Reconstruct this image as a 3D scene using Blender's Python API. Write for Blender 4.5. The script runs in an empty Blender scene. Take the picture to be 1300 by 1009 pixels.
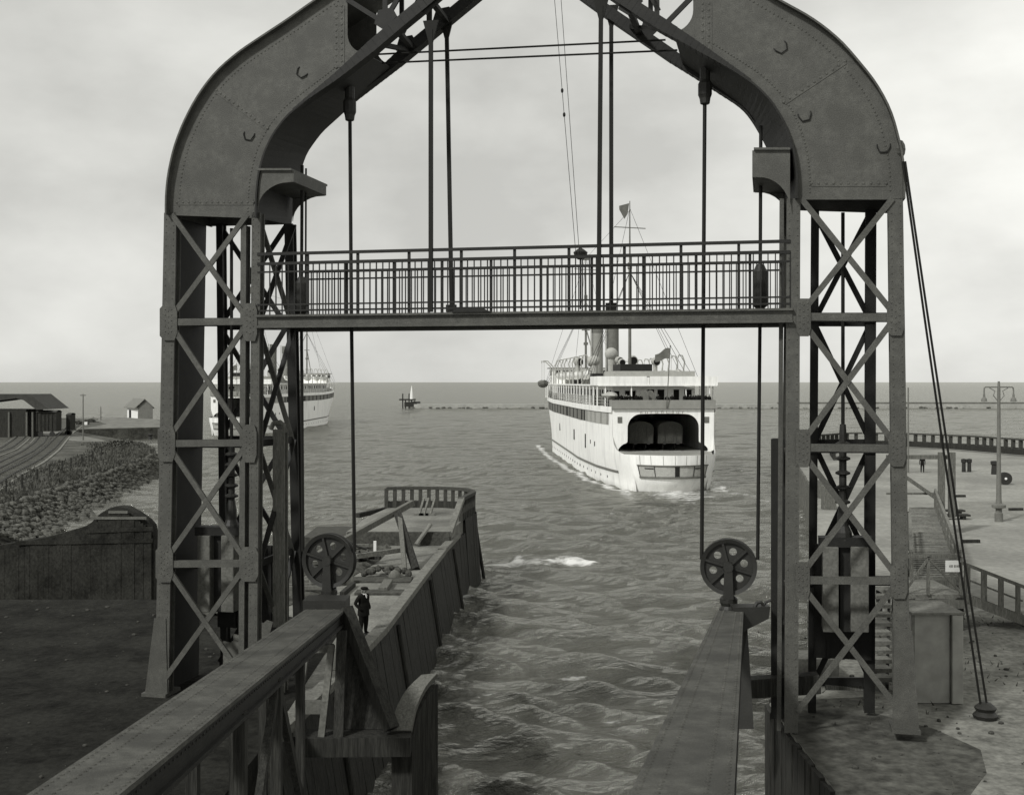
import bpy, bmesh, math, random
import numpy as np
from mathutils import Vector, Matrix
random.seed(7); rng = np.random.default_rng(11)
sc = bpy.context.scene; COL = sc.collection
V = Vector; R = math.radians
# ------------------------------------------------------------------ survey of the place
F, CX, HY, CZ, QZ = 1500.0, 650.0, 485.0, 12.7, 3.6      # lens, horizon, eye height, quay height
def P(px, py, D): return V(((px-CX)/F*D, D, CZ+(HY-py)/F*D))
def G(px, py, z=QZ):
    D = (CZ-z)*F/(py-HY); return V(((px-CX)/F*D, D, z))
TH = math.atan(325/1500.0); GD = 32.0
UA = V((math.cos(TH), -math.sin(TH), 0)); VA = V((math.sin(TH), math.cos(TH), 0))
GO = V(((668-CX)/F*GD, GD, QZ))
def gp(px, py, v):                                         # a point on an upright plane of the gantry, in gantry space
    d = V(((px-CX)/F, 1, (HY-py)/F)); t = (v+GO.dot(VA))/d.dot(VA)
    w = d*t - GO; return V((w.dot(UA), v, w.z+CZ))
# ------------------------------------------------------------------ mesh helpers
class MB:
    def __init__(s): s.v = []; s.f = []; s.mi = []; s.m = 0
    def add(s, vs, fs):
        o = len(s.v); s.v += [V(p) for p in vs]
        for f in fs: s.f.append([i+o for i in f]); s.mi.append(s.m)
    def hexa(s, b, t):
        s.add(list(b)+list(t), [(3,2,1,0),(4,5,6,7),(0,1,5,4),(1,2,6,5),(2,3,7,6),(3,0,4,7)])
    def box(s, c, x, y, z, rz=0):
        c = V(c); M = Matrix.Rotation(rz, 3, 'Z'); h = []
        for k in (-.5, .5):
            for a, b in ((-.5,-.5),(.5,-.5),(.5,.5),(-.5,.5)): h.append(c+M@V((a*x, b*y, k*z)))
        s.hexa(h[:4], h[4:])
    def beam(s, p, q, w, h, up=(0,0,1)):
        p, q, up = V(p), V(q), V(up); d = (q-p).normalized()
        if abs(d.dot(up)) > .999: up = V((0,1,0)) if abs(d.y) < .9 else V((1,0,0))
        a = d.cross(up).normalized()*(w/2); b = a.cross(d).normalized()*(h/2)
        s.hexa([p-a-b, p+a-b, p+a+b, p-a+b], [q-a-b, q+a-b, q+a+b, q-a+b])
    def tube(s, p, q, r, r2=None, n=8):
        p, q = V(p), V(q); r2 = r if r2 is None else r2; d = (q-p).normalized()
        u = d.cross(V((0,0,1)) if abs(d.z) < .9 else V((1,0,0))).normalized(); w = d.cross(u)
        a = [2*math.pi*i/n for i in range(n)]
        vs = [p+(u*math.cos(t)+w*math.sin(t))*r for t in a]+[q+(u*math.cos(t)+w*math.sin(t))*r2 for t in a]
        s.add(vs, [(i, (i+1) % n, n+(i+1) % n, n+i) for i in range(n)]+[tuple(range(n))[::-1], tuple(range(n, 2*n))])
    def path(s, pts, r, n=6):
        pts = [V(p) for p in pts]; rings = []; u = None; m = len(pts)
        for i, p in enumerate(pts):
            d = (pts[min(i+1, m-1)]-pts[max(i-1, 0)]).normalized()
            if u is None: u = d.cross(V((0,0,1)) if abs(d.z) < .9 else V((1,0,0))).normalized()
            u = (u-d*u.dot(d)).normalized(); w = d.cross(u)
            rr = r[i] if isinstance(r, (list, tuple)) else r
            rings += [p+(u*math.cos(2*math.pi*k/n)+w*math.sin(2*math.pi*k/n))*rr for k in range(n)]
        fs = [(i*n+k, i*n+(k+1) % n, (i+1)*n+(k+1) % n, (i+1)*n+k) for i in range(m-1) for k in range(n)]
        s.add(rings, fs+[tuple(range(n))[::-1], tuple(range((m-1)*n, m*n))])
    def prism(s, poly, off):
        off = V(off); n = len(poly); a = [V(p) for p in poly]
        s.add(a+[p+off for p in a], [tuple(range(n))[::-1], tuple(range(n, 2*n))]+[(i, (i+1) % n, n+(i+1) % n, n+i) for i in range(n)])
    def lathe(s, c, prof, n=16, ax=(0,0,1)):
        c, ax = V(c), V(ax).normalized(); u = ax.cross(V((1,0,0)) if abs(ax.x) < .9 else V((0,1,0))).normalized(); w = ax.cross(u)
        vs = [c+ax*h+(u*math.cos(2*math.pi*k/n)+w*math.sin(2*math.pi*k/n))*max(r, 1e-3) for r, h in prof for k in range(n)]
        m = len(prof); fs = [(i*n+k, i*n+(k+1) % n, (i+1)*n+(k+1) % n, (i+1)*n+k) for i in range(m-1) for k in range(n)]
        s.add(vs, fs+[tuple(range(n))[::-1], tuple(range((m-1)*n, m*n))])
    def ball(s, c, rx, ry=None, rz=None, n=12):
        ry = ry or rx; rz = rz or rx; c = V(c); m = max(6, n//2+2); vs = []
        for i in range(m):
            a = math.pi*(i+.02)/(m-1+.04)
            vs += [c+V((rx*math.sin(a)*math.cos(2*math.pi*k/n), ry*math.sin(a)*math.sin(2*math.pi*k/n), rz*math.cos(a))) for k in range(n)]
        s.add(vs, [(i*n+k, i*n+(k+1) % n, (i+1)*n+(k+1) % n, (i+1)*n+k) for i in range(m-1) for k in range(n)]+[tuple(range(n)), tuple(range((m-1)*n, m*n))[::-1]])
    def plate(s, A, B, t):                                 # bent plate between two polylines
        n = len(A); N = []
        for i in range(n):
            d = (A[min(i+1, n-1)]-A[max(i-1, 0)]); N.append(d.cross(B[i]-A[i]).normalized()*t)
        vs = list(A)+list(B)+[A[i]+N[i] for i in range(n)]+[B[i]+N[i] for i in range(n)]; fs = []
        for i in range(n-1):
            fs += [(i, i+1, n+i+1, n+i), (2*n+i, 3*n+i, 3*n+i+1, 2*n+i+1), (i, 2*n+i, 2*n+i+1, i+1), (n+i, n+i+1, 3*n+i+1, 3*n+i)]
        fs += [(0, n, 3*n, 2*n), (n-1, 3*n-1, 4*n-1, 2*n-1)]; s.add(vs, fs)
    def rivet(s, c, nrm, r=.032, h=.02):
        c, nrm = V(c), V(nrm).normalized(); s.lathe(c-nrm*.004, [(r, 0), (r*.8, h*.7), (r*.3, h)], 6, nrm)
    def rivets(s, p, q, step, nrm, r=.032):
        p, q = V(p), V(q); k = max(1, int((q-p).length/step))
        for i in range(k+1): s.rivet(p.lerp(q, i/k), nrm, r)
    def build(s, name, mat, parent=None, world=False, smooth=False, bevel=0):
        me = bpy.data.meshes.new(name); vs = s.v; loc = None
        if parent is None:
            xs = [p.x for p in vs]; ys = [p.y for p in vs]; zs = [p.z for p in vs]
            loc = V(((min(xs)+max(xs))/2, (min(ys)+max(ys))/2, min(zs))); vs = [p-loc for p in vs]
        elif world:
            Mi = ROOT[parent.name].inverted(); vs = [Mi@p for p in vs]
        me.from_pydata([tuple(p) for p in vs], [], s.f)
        for m in (mat if isinstance(mat, (list, tuple)) else [mat]): me.materials.append(m)
        for p, k in zip(me.polygons, s.mi): p.material_index = k
        bm = bmesh.new(); bm.from_mesh(me); bmesh.ops.recalc_face_normals(bm, faces=bm.faces)
        if smooth:
            for f in bm.faces: f.smooth = True
            for e in bm.edges:
                if len(e.link_faces) == 2 and e.calc_face_angle(0) > R(38): e.smooth = False
        bm.to_mesh(me); bm.free()
        o = bpy.data.objects.new(name, me); COL.objects.link(o)
        if parent is None: o.location = loc
        else: o.parent = parent; ROOT[o.name] = ROOT[parent.name]
        if bevel:
            b = o.modifiers.new('bevel', 'BEVEL'); b.width = bevel; b.segments = 2; b.limit_method = 'ANGLE'
        return o
ROOT = {}
def tag(o, label=None, cat=None, group=None, kind=None):
    if label: o['label'] = label
    if cat: o['category'] = cat
    if group: o['group'] = group
    if kind: o['kind'] = kind
    return o
def thing(name, label, cat, loc, rz=0, group=None):
    o = bpy.data.objects.new(name, None); COL.objects.link(o); o.empty_display_size = .5
    o.location = loc; o.rotation_euler = (0, 0, rz); ROOT[o.name] = Matrix.Translation(V(loc))@Matrix.Rotation(rz, 4, 'Z')
    return tag(o, label, cat, group)
def copy_tree(o, parent=None):
    c = o.copy(); COL.objects.link(c)
    if parent: c.parent = parent
    for ch in list(o.children): copy_tree(ch, c)
    return c
def resample(pts, n):
    L = [0]
    for a, b in zip(pts, pts[1:]): L.append(L[-1]+(b-a).length)
    out = []
    for i in range(n):
        t = L[-1]*i/(n-1); k = 0
        while k < len(pts)-2 and L[k+1] < t: k += 1
        out.append(pts[k].lerp(pts[k+1], (t-L[k])/max(1e-6, L[k+1]-L[k])))
    return out
def smooth_pts(pts, n, it=3):
    p = resample(pts, n)
    for _ in range(it): p = [p[0]]+[(p[i-1]+p[i]*2+p[i+1])/4 for i in range(1, n-1)]+[p[-1]]
    return p
# ------------------------------------------------------------------ materials
def mat(name, g, rough=.75, var=.25, scale=2.0, bump=.15, stretch=(1,1,1), fine=30., spec=.3, metal=0, blotch=None, bscale=.4):
    m = bpy.data.materials.new(name); m.use_nodes = True; nt = m.node_tree; N = nt.nodes; L = nt.links
    b = N['Principled BSDF']; b.inputs['Roughness'].default_value = rough; b.inputs['Specular IOR Level'].default_value = spec
    b.inputs['Metallic'].default_value = metal
    tc = N.new('ShaderNodeTexCoord'); mp = N.new('ShaderNodeMapping'); mp.inputs['Scale'].default_value = stretch
    L.new(tc.outputs['Object'], mp.inputs['Vector'])
    n1 = N.new('ShaderNodeTexNoise'); n1.inputs['Scale'].default_value = scale; n1.inputs['Detail'].default_value = 8; n1.inputs['Roughness'].default_value = .65
    L.new(mp.outputs[0], n1.inputs['Vector'])
    cr = N.new('ShaderNodeValToRGB'); e = cr.color_ramp.elements
    lo, hi = g*(1-var), g*(1+var); tn = .88+.085*min(1, g/.6)
    e[0].position = .3; e[1].position = .7; e[0].color = (lo, lo, lo*tn, 1); e[1].color = (hi, hi, hi*tn, 1)
    L.new(n1.outputs['Fac'], cr.inputs['Fac']); col = cr.outputs['Color']
    if blotch is not None:
        n3 = N.new('ShaderNodeTexNoise'); n3.inputs['Scale'].default_value = bscale; n3.inputs['Detail'].default_value = 6
        L.new((mp.outputs[0] if 'ship' in name else tc.outputs['Object']), n3.inputs['Vector'])
        r3 = N.new('ShaderNodeValToRGB'); r3.color_ramp.elements[0].position = .45 if 'ship' not in name else .5; r3.color_ramp.elements[1].position = .62 if 'ship' not in name else .85
        L.new(n3.outputs['Fac'], r3.inputs['Fac'])
        mx = N.new('ShaderNodeMixRGB'); L.new(r3.outputs['Color'], mx.inputs['Fac']); L.new(col, mx.inputs['Color1'])
        mx.inputs['Color2'].default_value = (blotch, blotch, blotch*tn, 1); col = mx.outputs['Color']
    if bump:
        n2 = N.new('ShaderNodeTexNoise'); n2.inputs['Scale'].default_value = fine; n2.inputs['Detail'].default_value = 5
        L.new(mp.outputs[0], n2.inputs['Vector'])
        bp = N.new('ShaderNodeBump'); bp.inputs['Strength'].default_value = bump; bp.inputs['Distance'].default_value = .05
        L.new(n2.outputs['Fac'], bp.inputs['Height']); L.new(bp.outputs[0], b.inputs['Normal'])
        mr = N.new('ShaderNodeMapRange'); mr.inputs['From Min'].default_value = .3; mr.inputs['From Max'].default_value = .7; k = min(.3, var); mr.inputs['To Min'].default_value = 1-k; mr.inputs['To Max'].default_value = 1+k
        L.new(n2.outputs['Fac'], mr.inputs['Value']); sv = N.new('ShaderNodeVectorMath'); sv.operation = 'SCALE'; L.new(col, sv.inputs[0]); L.new(mr.outputs[0], sv.inputs['Scale']); col = sv.outputs['Vector']
    L.new(col, b.inputs['Base Color'])
    return m
M = dict(
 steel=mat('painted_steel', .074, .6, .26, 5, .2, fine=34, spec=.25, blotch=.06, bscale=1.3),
 steel_d=mat('dark_steel', .014, .6, .25, 3, .1, spec=.25),  # gantry chord colour darkened to a silhouette; also serves other dark parts
 iron=mat('cast_iron', .022, .55, .2, 4, .1, spec=.3),
 rope=mat('tarred_wire_rope', .015, .7, .2, 20, 0, spec=.15),
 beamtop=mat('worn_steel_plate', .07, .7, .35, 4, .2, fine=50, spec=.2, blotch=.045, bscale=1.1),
 oak=mat('weathered_timber', .12, .85, .35, 3, .3, (6,6,.6), 12, .1),
 oakcap=mat('bleached_timber', .15, .85, .3, 3, .3, (1,1,1), 14, .1),
 tar=mat('tarred_timber', .03, .8, .55, 2.2, .5, (5,5,.35), 8, .15),
 conc=mat('pier_concrete', .19, .9, .22, 1.2, .25, fine=9, spec=.1, blotch=.12, bscale=.35),
 concd=mat('old_concrete', .13, .9, .2, 1.5, .25, fine=12, spec=.1, blotch=.1, bscale=.8),
 sand=mat('quay_sand', .26, .95, .15, .5, .3, fine=3, spec=.05, blotch=.2, bscale=.12),
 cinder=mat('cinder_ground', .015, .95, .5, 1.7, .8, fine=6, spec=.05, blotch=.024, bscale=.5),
 quay_shade=mat('shaded_quay_ground', .15, .95, .4, 1.3, .6, fine=6, spec=.05, blotch=.19, bscale=.35),
 tarj=mat('old_tarred_boards', .022, .9, .5, 1.3, .6, (1.2,1.2,1.0), 7, .05, blotch=.034, bscale=.5),
 oakd=mat('dark_timber', .055, .85, .4, 3, .3, (6,6,.6), 12, .1),
 rubble=mat('rubble_and_shaded_earth', .075, .95, .5, 1.8, .8, fine=4, spec=.05),
 grass=mat('rough_grass', .07, .95, .5, .9, .6, fine=3, spec=.05, blotch=.11, bscale=.22),
 gravel=mat('ballast_gravel', .2, .95, .2, .4, .4, fine=4, spec=.05),
 stone=mat('revetment_stone', .09, .9, .4, 1.5, .4, fine=5, spec=.1),
 brick=mat('dark_brick', .06, .9, .35, 3, .4, fine=10, spec=.1),
 white=mat('white_ship_paint', .84, .5, .05, .6, .03, (1,1,.16), 8, .3, blotch=.56, bscale=1.1),
 cream=mat('ochre_paint', .42, .6, .1, 1, .04, fine=20),
 grey=mat('grey_ship_paint', .24, .6, .12, 1.2, .05, fine=20),
 midg=mat('mid_grey_paint', .13, .6, .2, 1.5, .05, fine=20),
 dark=mat('dark_opening', .012, .8, .2, 2, 0, spec=.1),
 canvas=mat('canvas', .36, .9, .12, 3, .2, fine=12, spec=.05),
 suit=mat('dark_wool', .012, .95, .25, 12, .2, fine=90, spec=.05),
 skin=mat('skin', .17, .6, .08, 8, 0),
 lime=mat('limewash', .7, .9, .06, 2, .1),
 roof=mat('tarred_roof', .16, .85, .2, 2, .2),
 shed=mat('shed_boards', .035, .9, .4, 2, .3, (3,3,.4), 8, .1),
 slate=mat('shed_roof', .045, .8, .3, 1.5, .2),
 glass=mat('cabin_glass', .02, .12, .1, 2, 0, spec=.5),
 mole=mat('mole_stone', .3, .9, .2, .2, .2, fine=2),
)
# ------------------------------------------------------------------ world, sun, camera
EL, AZ = R(40), R(222)                                     # sun behind the camera, to the left
w = bpy.data.worlds.new('World'); sc.world = w; w.use_nodes = True; nt = w.node_tree; N = nt.nodes; L = nt.links
bg = N['Background']; bg.inputs['Strength'].default_value = .1
sky = N.new('ShaderNodeTexSky'); sky.sky_type = 'NISHITA'; sky.sun_disc = False; sky.sun_elevation = EL; sky.sun_rotation = AZ
bw = N.new('ShaderNodeRGBToBW'); L.new(sky.outputs[0], bw.inputs[0])
tc = N.new('ShaderNodeTexCoord'); mp = N.new('ShaderNodeMapping'); mp.inputs['Scale'].default_value = (1, 1, 1.9); mp.inputs['Location'].default_value = (3.1, .4, .2)
L.new(tc.outputs['Generated'], mp.inputs['Vector'])
n1 = N.new('ShaderNodeTexNoise'); n1.inputs['Scale'].default_value = 3.4; n1.inputs['Detail'].default_value = 7; n1.inputs['Roughness'].default_value = .52
L.new(mp.outputs[0], n1.inputs['Vector'])
r1 = N.new('ShaderNodeValToRGB'); e = r1.color_ramp.elements; e[0].position = .32; e[1].position = .68
e[0].color = (5.0, 5.0, 4.72, 1); e[1].color = (8.3, 8.3, 7.85, 1)
L.new(n1.outputs['Fac'], r1.inputs['Fac'])
dt = N.new('ShaderNodeVectorMath'); dt.operation = 'DOT_PRODUCT'; L.new(tc.outputs['Generated'], dt.inputs[0]); dt.inputs[1].default_value = (.86, .5, .1)
mr = N.new('ShaderNodeMapRange'); mr.inputs['From Min'].default_value = .15; mr.inputs['From Max'].default_value = .85; mr.inputs['To Min'].default_value = .95; mr.inputs['To Max'].default_value = 1.17
L.new(dt.outputs['Value'], mr.inputs['Value'])
ml = N.new('ShaderNodeVectorMath'); ml.operation = 'SCALE'; L.new(r1.outputs['Color'], ml.inputs[0]); L.new(mr.outputs[0], ml.inputs['Scale'])
mx = N.new('ShaderNodeMixRGB'); mx.inputs['Fac'].default_value = .88; L.new(bw.outputs[0], mx.inputs['Color1']); L.new(ml.outputs[0], mx.inputs['Color2'])
L.new(mx.outputs[0], bg.inputs['Color'])
sun = bpy.data.lights.new('sun', 'SUN'); sun.energy = 2.6; sun.angle = R(6); sun.color = (1, .995, .97)
so = bpy.data.objects.new('sun', sun); COL.objects.link(so); so.location = (-30, -30, 60)
sd = V((math.sin(AZ)*math.cos(EL), math.cos(AZ)*math.cos(EL), math.sin(EL)))
so.rotation_euler = sd.to_track_quat('Z', 'Y').to_euler()
cam = bpy.data.cameras.new('camera'); co = bpy.data.objects.new('camera', cam); COL.objects.link(co)
co.location = (0, 0, CZ); co.rotation_euler = (R(90), 0, 0); cam.sensor_width = 36; cam.lens = 36*F/1300
cam.shift_y = -(504.5-HY)/1300; cam.clip_start = .1; cam.clip_end = 120000; sc.camera = co
vs_ = sc.view_settings; vs_.view_transform = 'Standard'; vs_.look = 'None'; vs_.gamma = 1; vs_.exposure = .15
# ------------------------------------------------------------------ the sea
SH = dict(o=V((18.75, 139.0, 0)), a=-math.atan2(2.7, 51.5))  # ferry stern and heading
def sea():
    r = [8.0]
    while r[-1] < 650: r.append(r[-1]*1.0058)
    while r[-1] < 70000: r.append(r[-1]*1.03)
    r = np.array(r)
    a = np.radians(np.concatenate([np.arange(-80, -27, 1.0), np.arange(-27, 27.01, .12), np.arange(28, 80.1, 1.0)]))
    Rr, A = np.meshgrid(r, a, indexing='ij'); X = Rr*np.sin(A); Y = Rr*np.cos(A)
    cell = np.maximum(Rr*.0058, .05); Z = np.zeros_like(X); DX = np.zeros_like(X); DY = np.zeros_like(X); J = np.zeros_like(X)
    lam = np.geomspace(.75, 17, 54)
    for l in lam:
        th = R(200)+rng.normal(0, .42); k = 2*math.pi/l; ph = rng.uniform(0, 6.28)
        amp = .1*l/(2*math.pi)*(1.3 if l < 3 else .7 if l < 6 else .26)*rng.uniform(.6, 1.4); att = np.clip((l/cell-2.2)/3, 0, 1)
        q = k*(X*math.sin(th)+Y*math.cos(th))+ph
        g = 1+.45*np.sin(X/(5.3*l)+ph*3)*np.sin(Y/(4.1*l)+ph*5)
        Z += amp*att*g*np.sin(q); c = amp*att*g*np.cos(q)*.8; DX += c*math.sin(th); DY += c*math.cos(th); J += amp*k*att*g*np.sin(q)
    X2 = X+DX; Y2 = Y+DY
    # foam: whitecaps on the sharp crests, the ferry's wake, churned water along the pier foot
    foam = np.clip((J-1.2)*1.5, 0, .72)
    f = V((math.sin(SH['a']), math.cos(SH['a']))); rx = X-SH['o'].x; ry = Y-SH['o'].y
    al = rx*f.x+ry*f.y; sd_ = rx*f.y-ry*f.x; back = -al
    wid = 5.5+np.maximum(back, 0)*.10
    wk = np.where((back > -3) & (back < 60), np.exp(-(sd_/wid)**2)*np.exp(-np.maximum(back, 0)/24), 0)
    edge = np.where((back > -4) & (back < 70), np.exp(-((np.abs(sd_)-wid)/1.6)**2)*np.exp(-np.maximum(back, 0)/35), 0)
    bowav = np.where((al > 0) & (al < 100), np.exp(-((np.abs(sd_)-np.interp(al, [0, 12, 30, 60, 100], [6, 7.8, 8.8, 9.3, 8.5]))/1.0)**2), 0)
    foam = np.maximum(foam, .72*wk); foam = np.maximum(foam, .6*edge); foam = np.maximum(foam, .62*bowav)
    yc = 81.5+.7*np.sin(X*.45)+.45*np.sin(X*1.9+1)+.25*np.sin(X*4.3)            # a breaking wave thrown back off the pier
    brk = np.exp(-((Y-yc)/(.75+.5*np.sin(X*.8+1)**2))**2)*np.clip((X+2.6)/1.0, 0, 1)*np.clip((10.0-X)/5, 0, 1)*(.88+.12*np.sin(X*1.25+2.4))*(.94+.06*np.sin(X*5.1))
    foam = np.maximum(foam, .8*brk); Z += .5*np.exp(-((Y-yc-.5)/1.1)**2)*(brk > .05)*np.clip((X+2.6)/3.0, 0, 1)*np.clip((9-X)/5, 0, 1)
    px_ = np.interp(Y, [30, 41, 56, 73, 80], [-5.0, -3.7, -2.9, -2.2, -1.6])
    ft = np.exp(-(np.maximum(X-px_, 0)/1.7)**2)*((Y > 26) & (Y < 80))*(X > px_-2.0)
    foam = np.maximum(foam, (.3+.16*np.sin(Y*.9)*np.sin(X*1.3+Y*.4))*ft)
    Z += .03*ft*(np.sin(X*4.1+Y*2.2)+np.sin(Y*3.7-X*1.3)+np.sin(X*6.3-Y*4.1))
    nv = X.shape[0]*X.shape[1]; me = bpy.data.meshes.new('sea')
    co_ = np.stack([X2, Y2, Z], -1).reshape(-1, 3).astype(np.float32)
    n, m = X.shape; i = np.arange(n-1)[:, None]*m+np.arange(m-1)[None, :]
    q = np.stack([i, i+m, i+m+1, i+1], -1).reshape(-1).astype(np.int32); nf = (n-1)*(m-1)
    me.vertices.add(nv); me.vertices.foreach_set('co', co_.ravel())
    me.loops.add(nf*4); me.loops.foreach_set('vertex_index', q)
    me.polygons.add(nf); me.polygons.foreach_set('loop_start', np.arange(0, nf*4, 4, dtype=np.int32))
    me.polygons.foreach_set('use_smooth', np.ones(nf, dtype=bool)); me.update(calc_edges=True)
    at = me.attributes.new('foam', 'FLOAT', 'POINT'); at.data.foreach_set('value', foam.ravel().astype(np.float32))
    if me.polygons[0].normal.z < 0: me.flip_normals()
    mt = bpy.data.materials.new('sea_water'); mt.use_nodes = True; nt = mt.node_tree; N = nt.nodes; L = nt.links
    N.remove(N['Principled BSDF']); out = N['Material Output']
    geo = N.new('ShaderNodeNewGeometry')
    def noise(sx, sy, scale, det=6, ro=.6):
        mp = N.new('ShaderNodeMapping'); mp.inputs['Scale'].default_value = (sx, sy, 1); L.new(geo.outputs['Position'], mp.inputs['Vector'])
        t = N.new('ShaderNodeTexNoise'); t.inputs['Scale'].default_value = scale; t.inputs['Detail'].default_value = det; t.inputs['Roughness'].default_value = ro
        L.new(mp.outputs[0], t.inputs['Vector']); return t.outputs['Fac']
    def math_(op, a, b=None, clamp=False):
        t = N.new('ShaderNodeMath'); t.operation = op; t.use_clamp = clamp
        for k, x in enumerate((a, b)):
            if x is None: continue
            if isinstance(x, (int, float)): t.inputs[k].default_value = x
            else: L.new(x, t.inputs[k])
        return t.outputs[0]
    h1 = noise(.4, 1, 1.9, 7, .68); h2 = noise(.4, 1, .16); h3 = noise(.45, 1, 7., 4)
    h4 = noise(.45, 1, .5, 5); hh = math_('ADD', math_('ADD', math_('ADD', math_('MULTIPLY', h1, .34), math_('MULTIPLY', h2, 2.0)), math_('MULTIPLY', h3, .1)), math_('MULTIPLY', h4, .6))
    bp = N.new('ShaderNodeBump'); bp.inputs['Strength'].default_value = .9; bp.inputs['Distance'].default_value = .9; L.new(hh, bp.inputs['Height'])
    df = N.new('ShaderNodeBsdfDiffuse'); df.inputs['Color'].default_value = (.066, .066, .058, 1); L.new(bp.outputs[0], df.inputs['Normal'])
    gl = N.new('ShaderNodeBsdfGlossy'); gl.inputs['Roughness'].default_value = .07; gl.inputs['Color'].default_value = (1, 1, .94, 1); L.new(bp.outputs[0], gl.inputs['Normal'])
    fr = N.new('ShaderNodeFresnel'); fr.inputs['IOR'].default_value = 1.33; L.new(bp.outputs[0], fr.inputs['Normal'])
    fac = math_('MINIMUM', math_('MULTIPLY', fr.outputs[0], 1.75), .5)
    mx = N.new('ShaderNodeMixShader'); L.new(fac, mx.inputs[0]); L.new(df.outputs[0], mx.inputs[1]); L.new(gl.outputs[0], mx.inputs[2])
    av = N.new('ShaderNodeAttribute'); av.attribute_name = 'foam'
    fn = noise(.6, 1, 1.4, 9, .72); fs_ = math_('MULTIPLY', math_('SUBTRACT', math_('ADD', av.outputs['Fac'], math_('MULTIPLY', fn, 1.1)), .98), 3.5, True)
    glint = math_('MULTIPLY', math_('MULTIPLY', math_('SUBTRACT', noise(.28, 1, 1.5, 4, .6), .665), 9.0, True), .5); fs_ = math_('MAXIMUM', fs_, glint)  # bright glints painted on the water through the foam mix
    fm = N.new('ShaderNodeBsdfDiffuse'); fm.inputs['Color'].default_value = (.62, .62, .6, 1)
    m2 = N.new('ShaderNodeMixShader'); L.new(fs_, m2.inputs[0]); L.new(mx.outputs[0], m2.inputs[1]); L.new(fm.outputs[0], m2.inputs[2])
    L.new(m2.outputs[0], out.inputs['Surface']); me.materials.append(mt)
    o = bpy.data.objects.new('sea', me); COL.objects.link(o); tag(o, kind='structure')
sea()
# ------------------------------------------------------------------ ground
def slab(name, pts, z, mt, zb=-3.0, kind='structure'):
    b = MB(); b.prism([V((x, y, zb)) for x, y in pts], (0, 0, z-zb)); return tag(b.build(name, mt), kind=kind)
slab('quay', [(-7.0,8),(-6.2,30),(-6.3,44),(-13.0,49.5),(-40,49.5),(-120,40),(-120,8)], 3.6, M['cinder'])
slab('quay', [(7.0,8),(7.3,33.5),(9.8,38),(12,47),(90,47),(120,8)], 3.592, M['quay_shade'])  # near apron darker than the sand beyond, shade put into its colour
slab('quay', [(12,47.0),(16.9,66),(24.5,95),(31,128),(36,150),(41,162),(48,170.5),(56,170),(63,160),(69,145),(72,128),(120,128),(120,47)], 3.6, M['sand'])
shade_pt = [(7.02,8.3)]+[(11.2+.9*math.sin(k*1.7)+.5*math.sin(k*3.1)-.02*k, 8.3+k*1.75) for k in range(15)]+[(10.2,34.2),(8.9,34.0),(7.6,33.6),(7.3,33.3)]
slab('quay', shade_pt, 3.598, M['rubble'], 3.5)  # dark patch painted where shade falls at the right tower foot
t = thing('slip_wall', 'dark tarred timber facing of the quay below the right tower', 'quay wall', (7.2, 30, 0)); wl_ = resample([V(p) for p in ((7.0,8,0),(7.3,33.5,0),(9.8,38,0),(12,47,0))], 90); b = MB()
for i in range(89):
    p, q = wl_[i], wl_[i+1]; d = (q-p).normalized(); o = V((-d.y, d.x, 0))*(.14+random.uniform(-.03,.03)); q = q-d*.03; h = 3.55+random.uniform(-.06,.04)
    b.hexa([p+V((0,0,-1.5)), q+V((0,0,-1.5)), q+o+V((0,0,-1.5)), p+o+V((0,0,-1.5))], [p+V((0,0,h)), q+V((0,0,h)), q+o+V((0,0,h)), p+o+V((0,0,h))])
b.build('plank_face', M['tar'], t, True)
# rough darker strip of ground on the far right quay
slab('path', [(30,79),(62,79),(70,86),(70,92),(34,90)], 3.606, M['gravel'], 3.55)
# ------------------------------------------------------------------ the portal gantry
BD = 2.5
gan = thing('portal_gantry', 'riveted steel portal gantry with lattice towers, curved arch and railed footbridge over the ferry slip', 'gantry', GO, -TH)
def GPL(pts, v): return [gp(x, y, v) for x, y in pts]
Lout = smooth_pts(GPL([(211,272),(211,250),(213.4,223),(221,188),(232,158.5),(247,129),(262,106.5),(279,87),(304,66),(328.6,49.5),(363,27),(395.5,4),(441,-27),(668,-183)], -.2), 60, 1)
Lin = smooth_pts(GPL([(323,276),(323.6,250),(326,223),(333.6,193),(346,168),(363,146),(390.5,124),(427.7,96),(500,34),(540,1),(600,-50),(668,-106)], -.2), 60, 1)
Lbk = smooth_pts(GPL([(368,286),(372,250),(380.6,215),(388,193),(408,166),(427.7,148.6),(448.7,129),(520,69),(600,3),(668,-54)], BD+.2), 60, 1)
Rout = smooth_pts(GPL([(1147,252),(1147,223),(1145,196),(1139,173),(1133,149),(1123,126),(1108,101.5),(1088,77),(1068.6,54.5),(1046,35),(1024,20),(994,4),(940,-28),(668,-188)], -.2), 60, 1)
Rin = smooth_pts(GPL([(1013,252),(1013,218),(1009,188),(997,153.5),(979.5,126),(957,104),(923,82),(888,60),(839,30),(790,-2),(668,-86)], -.2), 60, 1)
Rbk = smooth_pts(GPL([(998,268),(994,240),(985,210),(973,182),(958,156),(945.6,139),(913,116),(891,100),(839,64),(779.6,23.5),(752,4),(668,-58)], BD+.2), 60, 1)
def setv(pts, v): return [V((p.x, v, p.z)) for p in pts]
def cut(pts, u, keep_left):                                # part of a polyline left or right of u
    return [p for p in pts if (p.x <= u) == keep_left]
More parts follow.
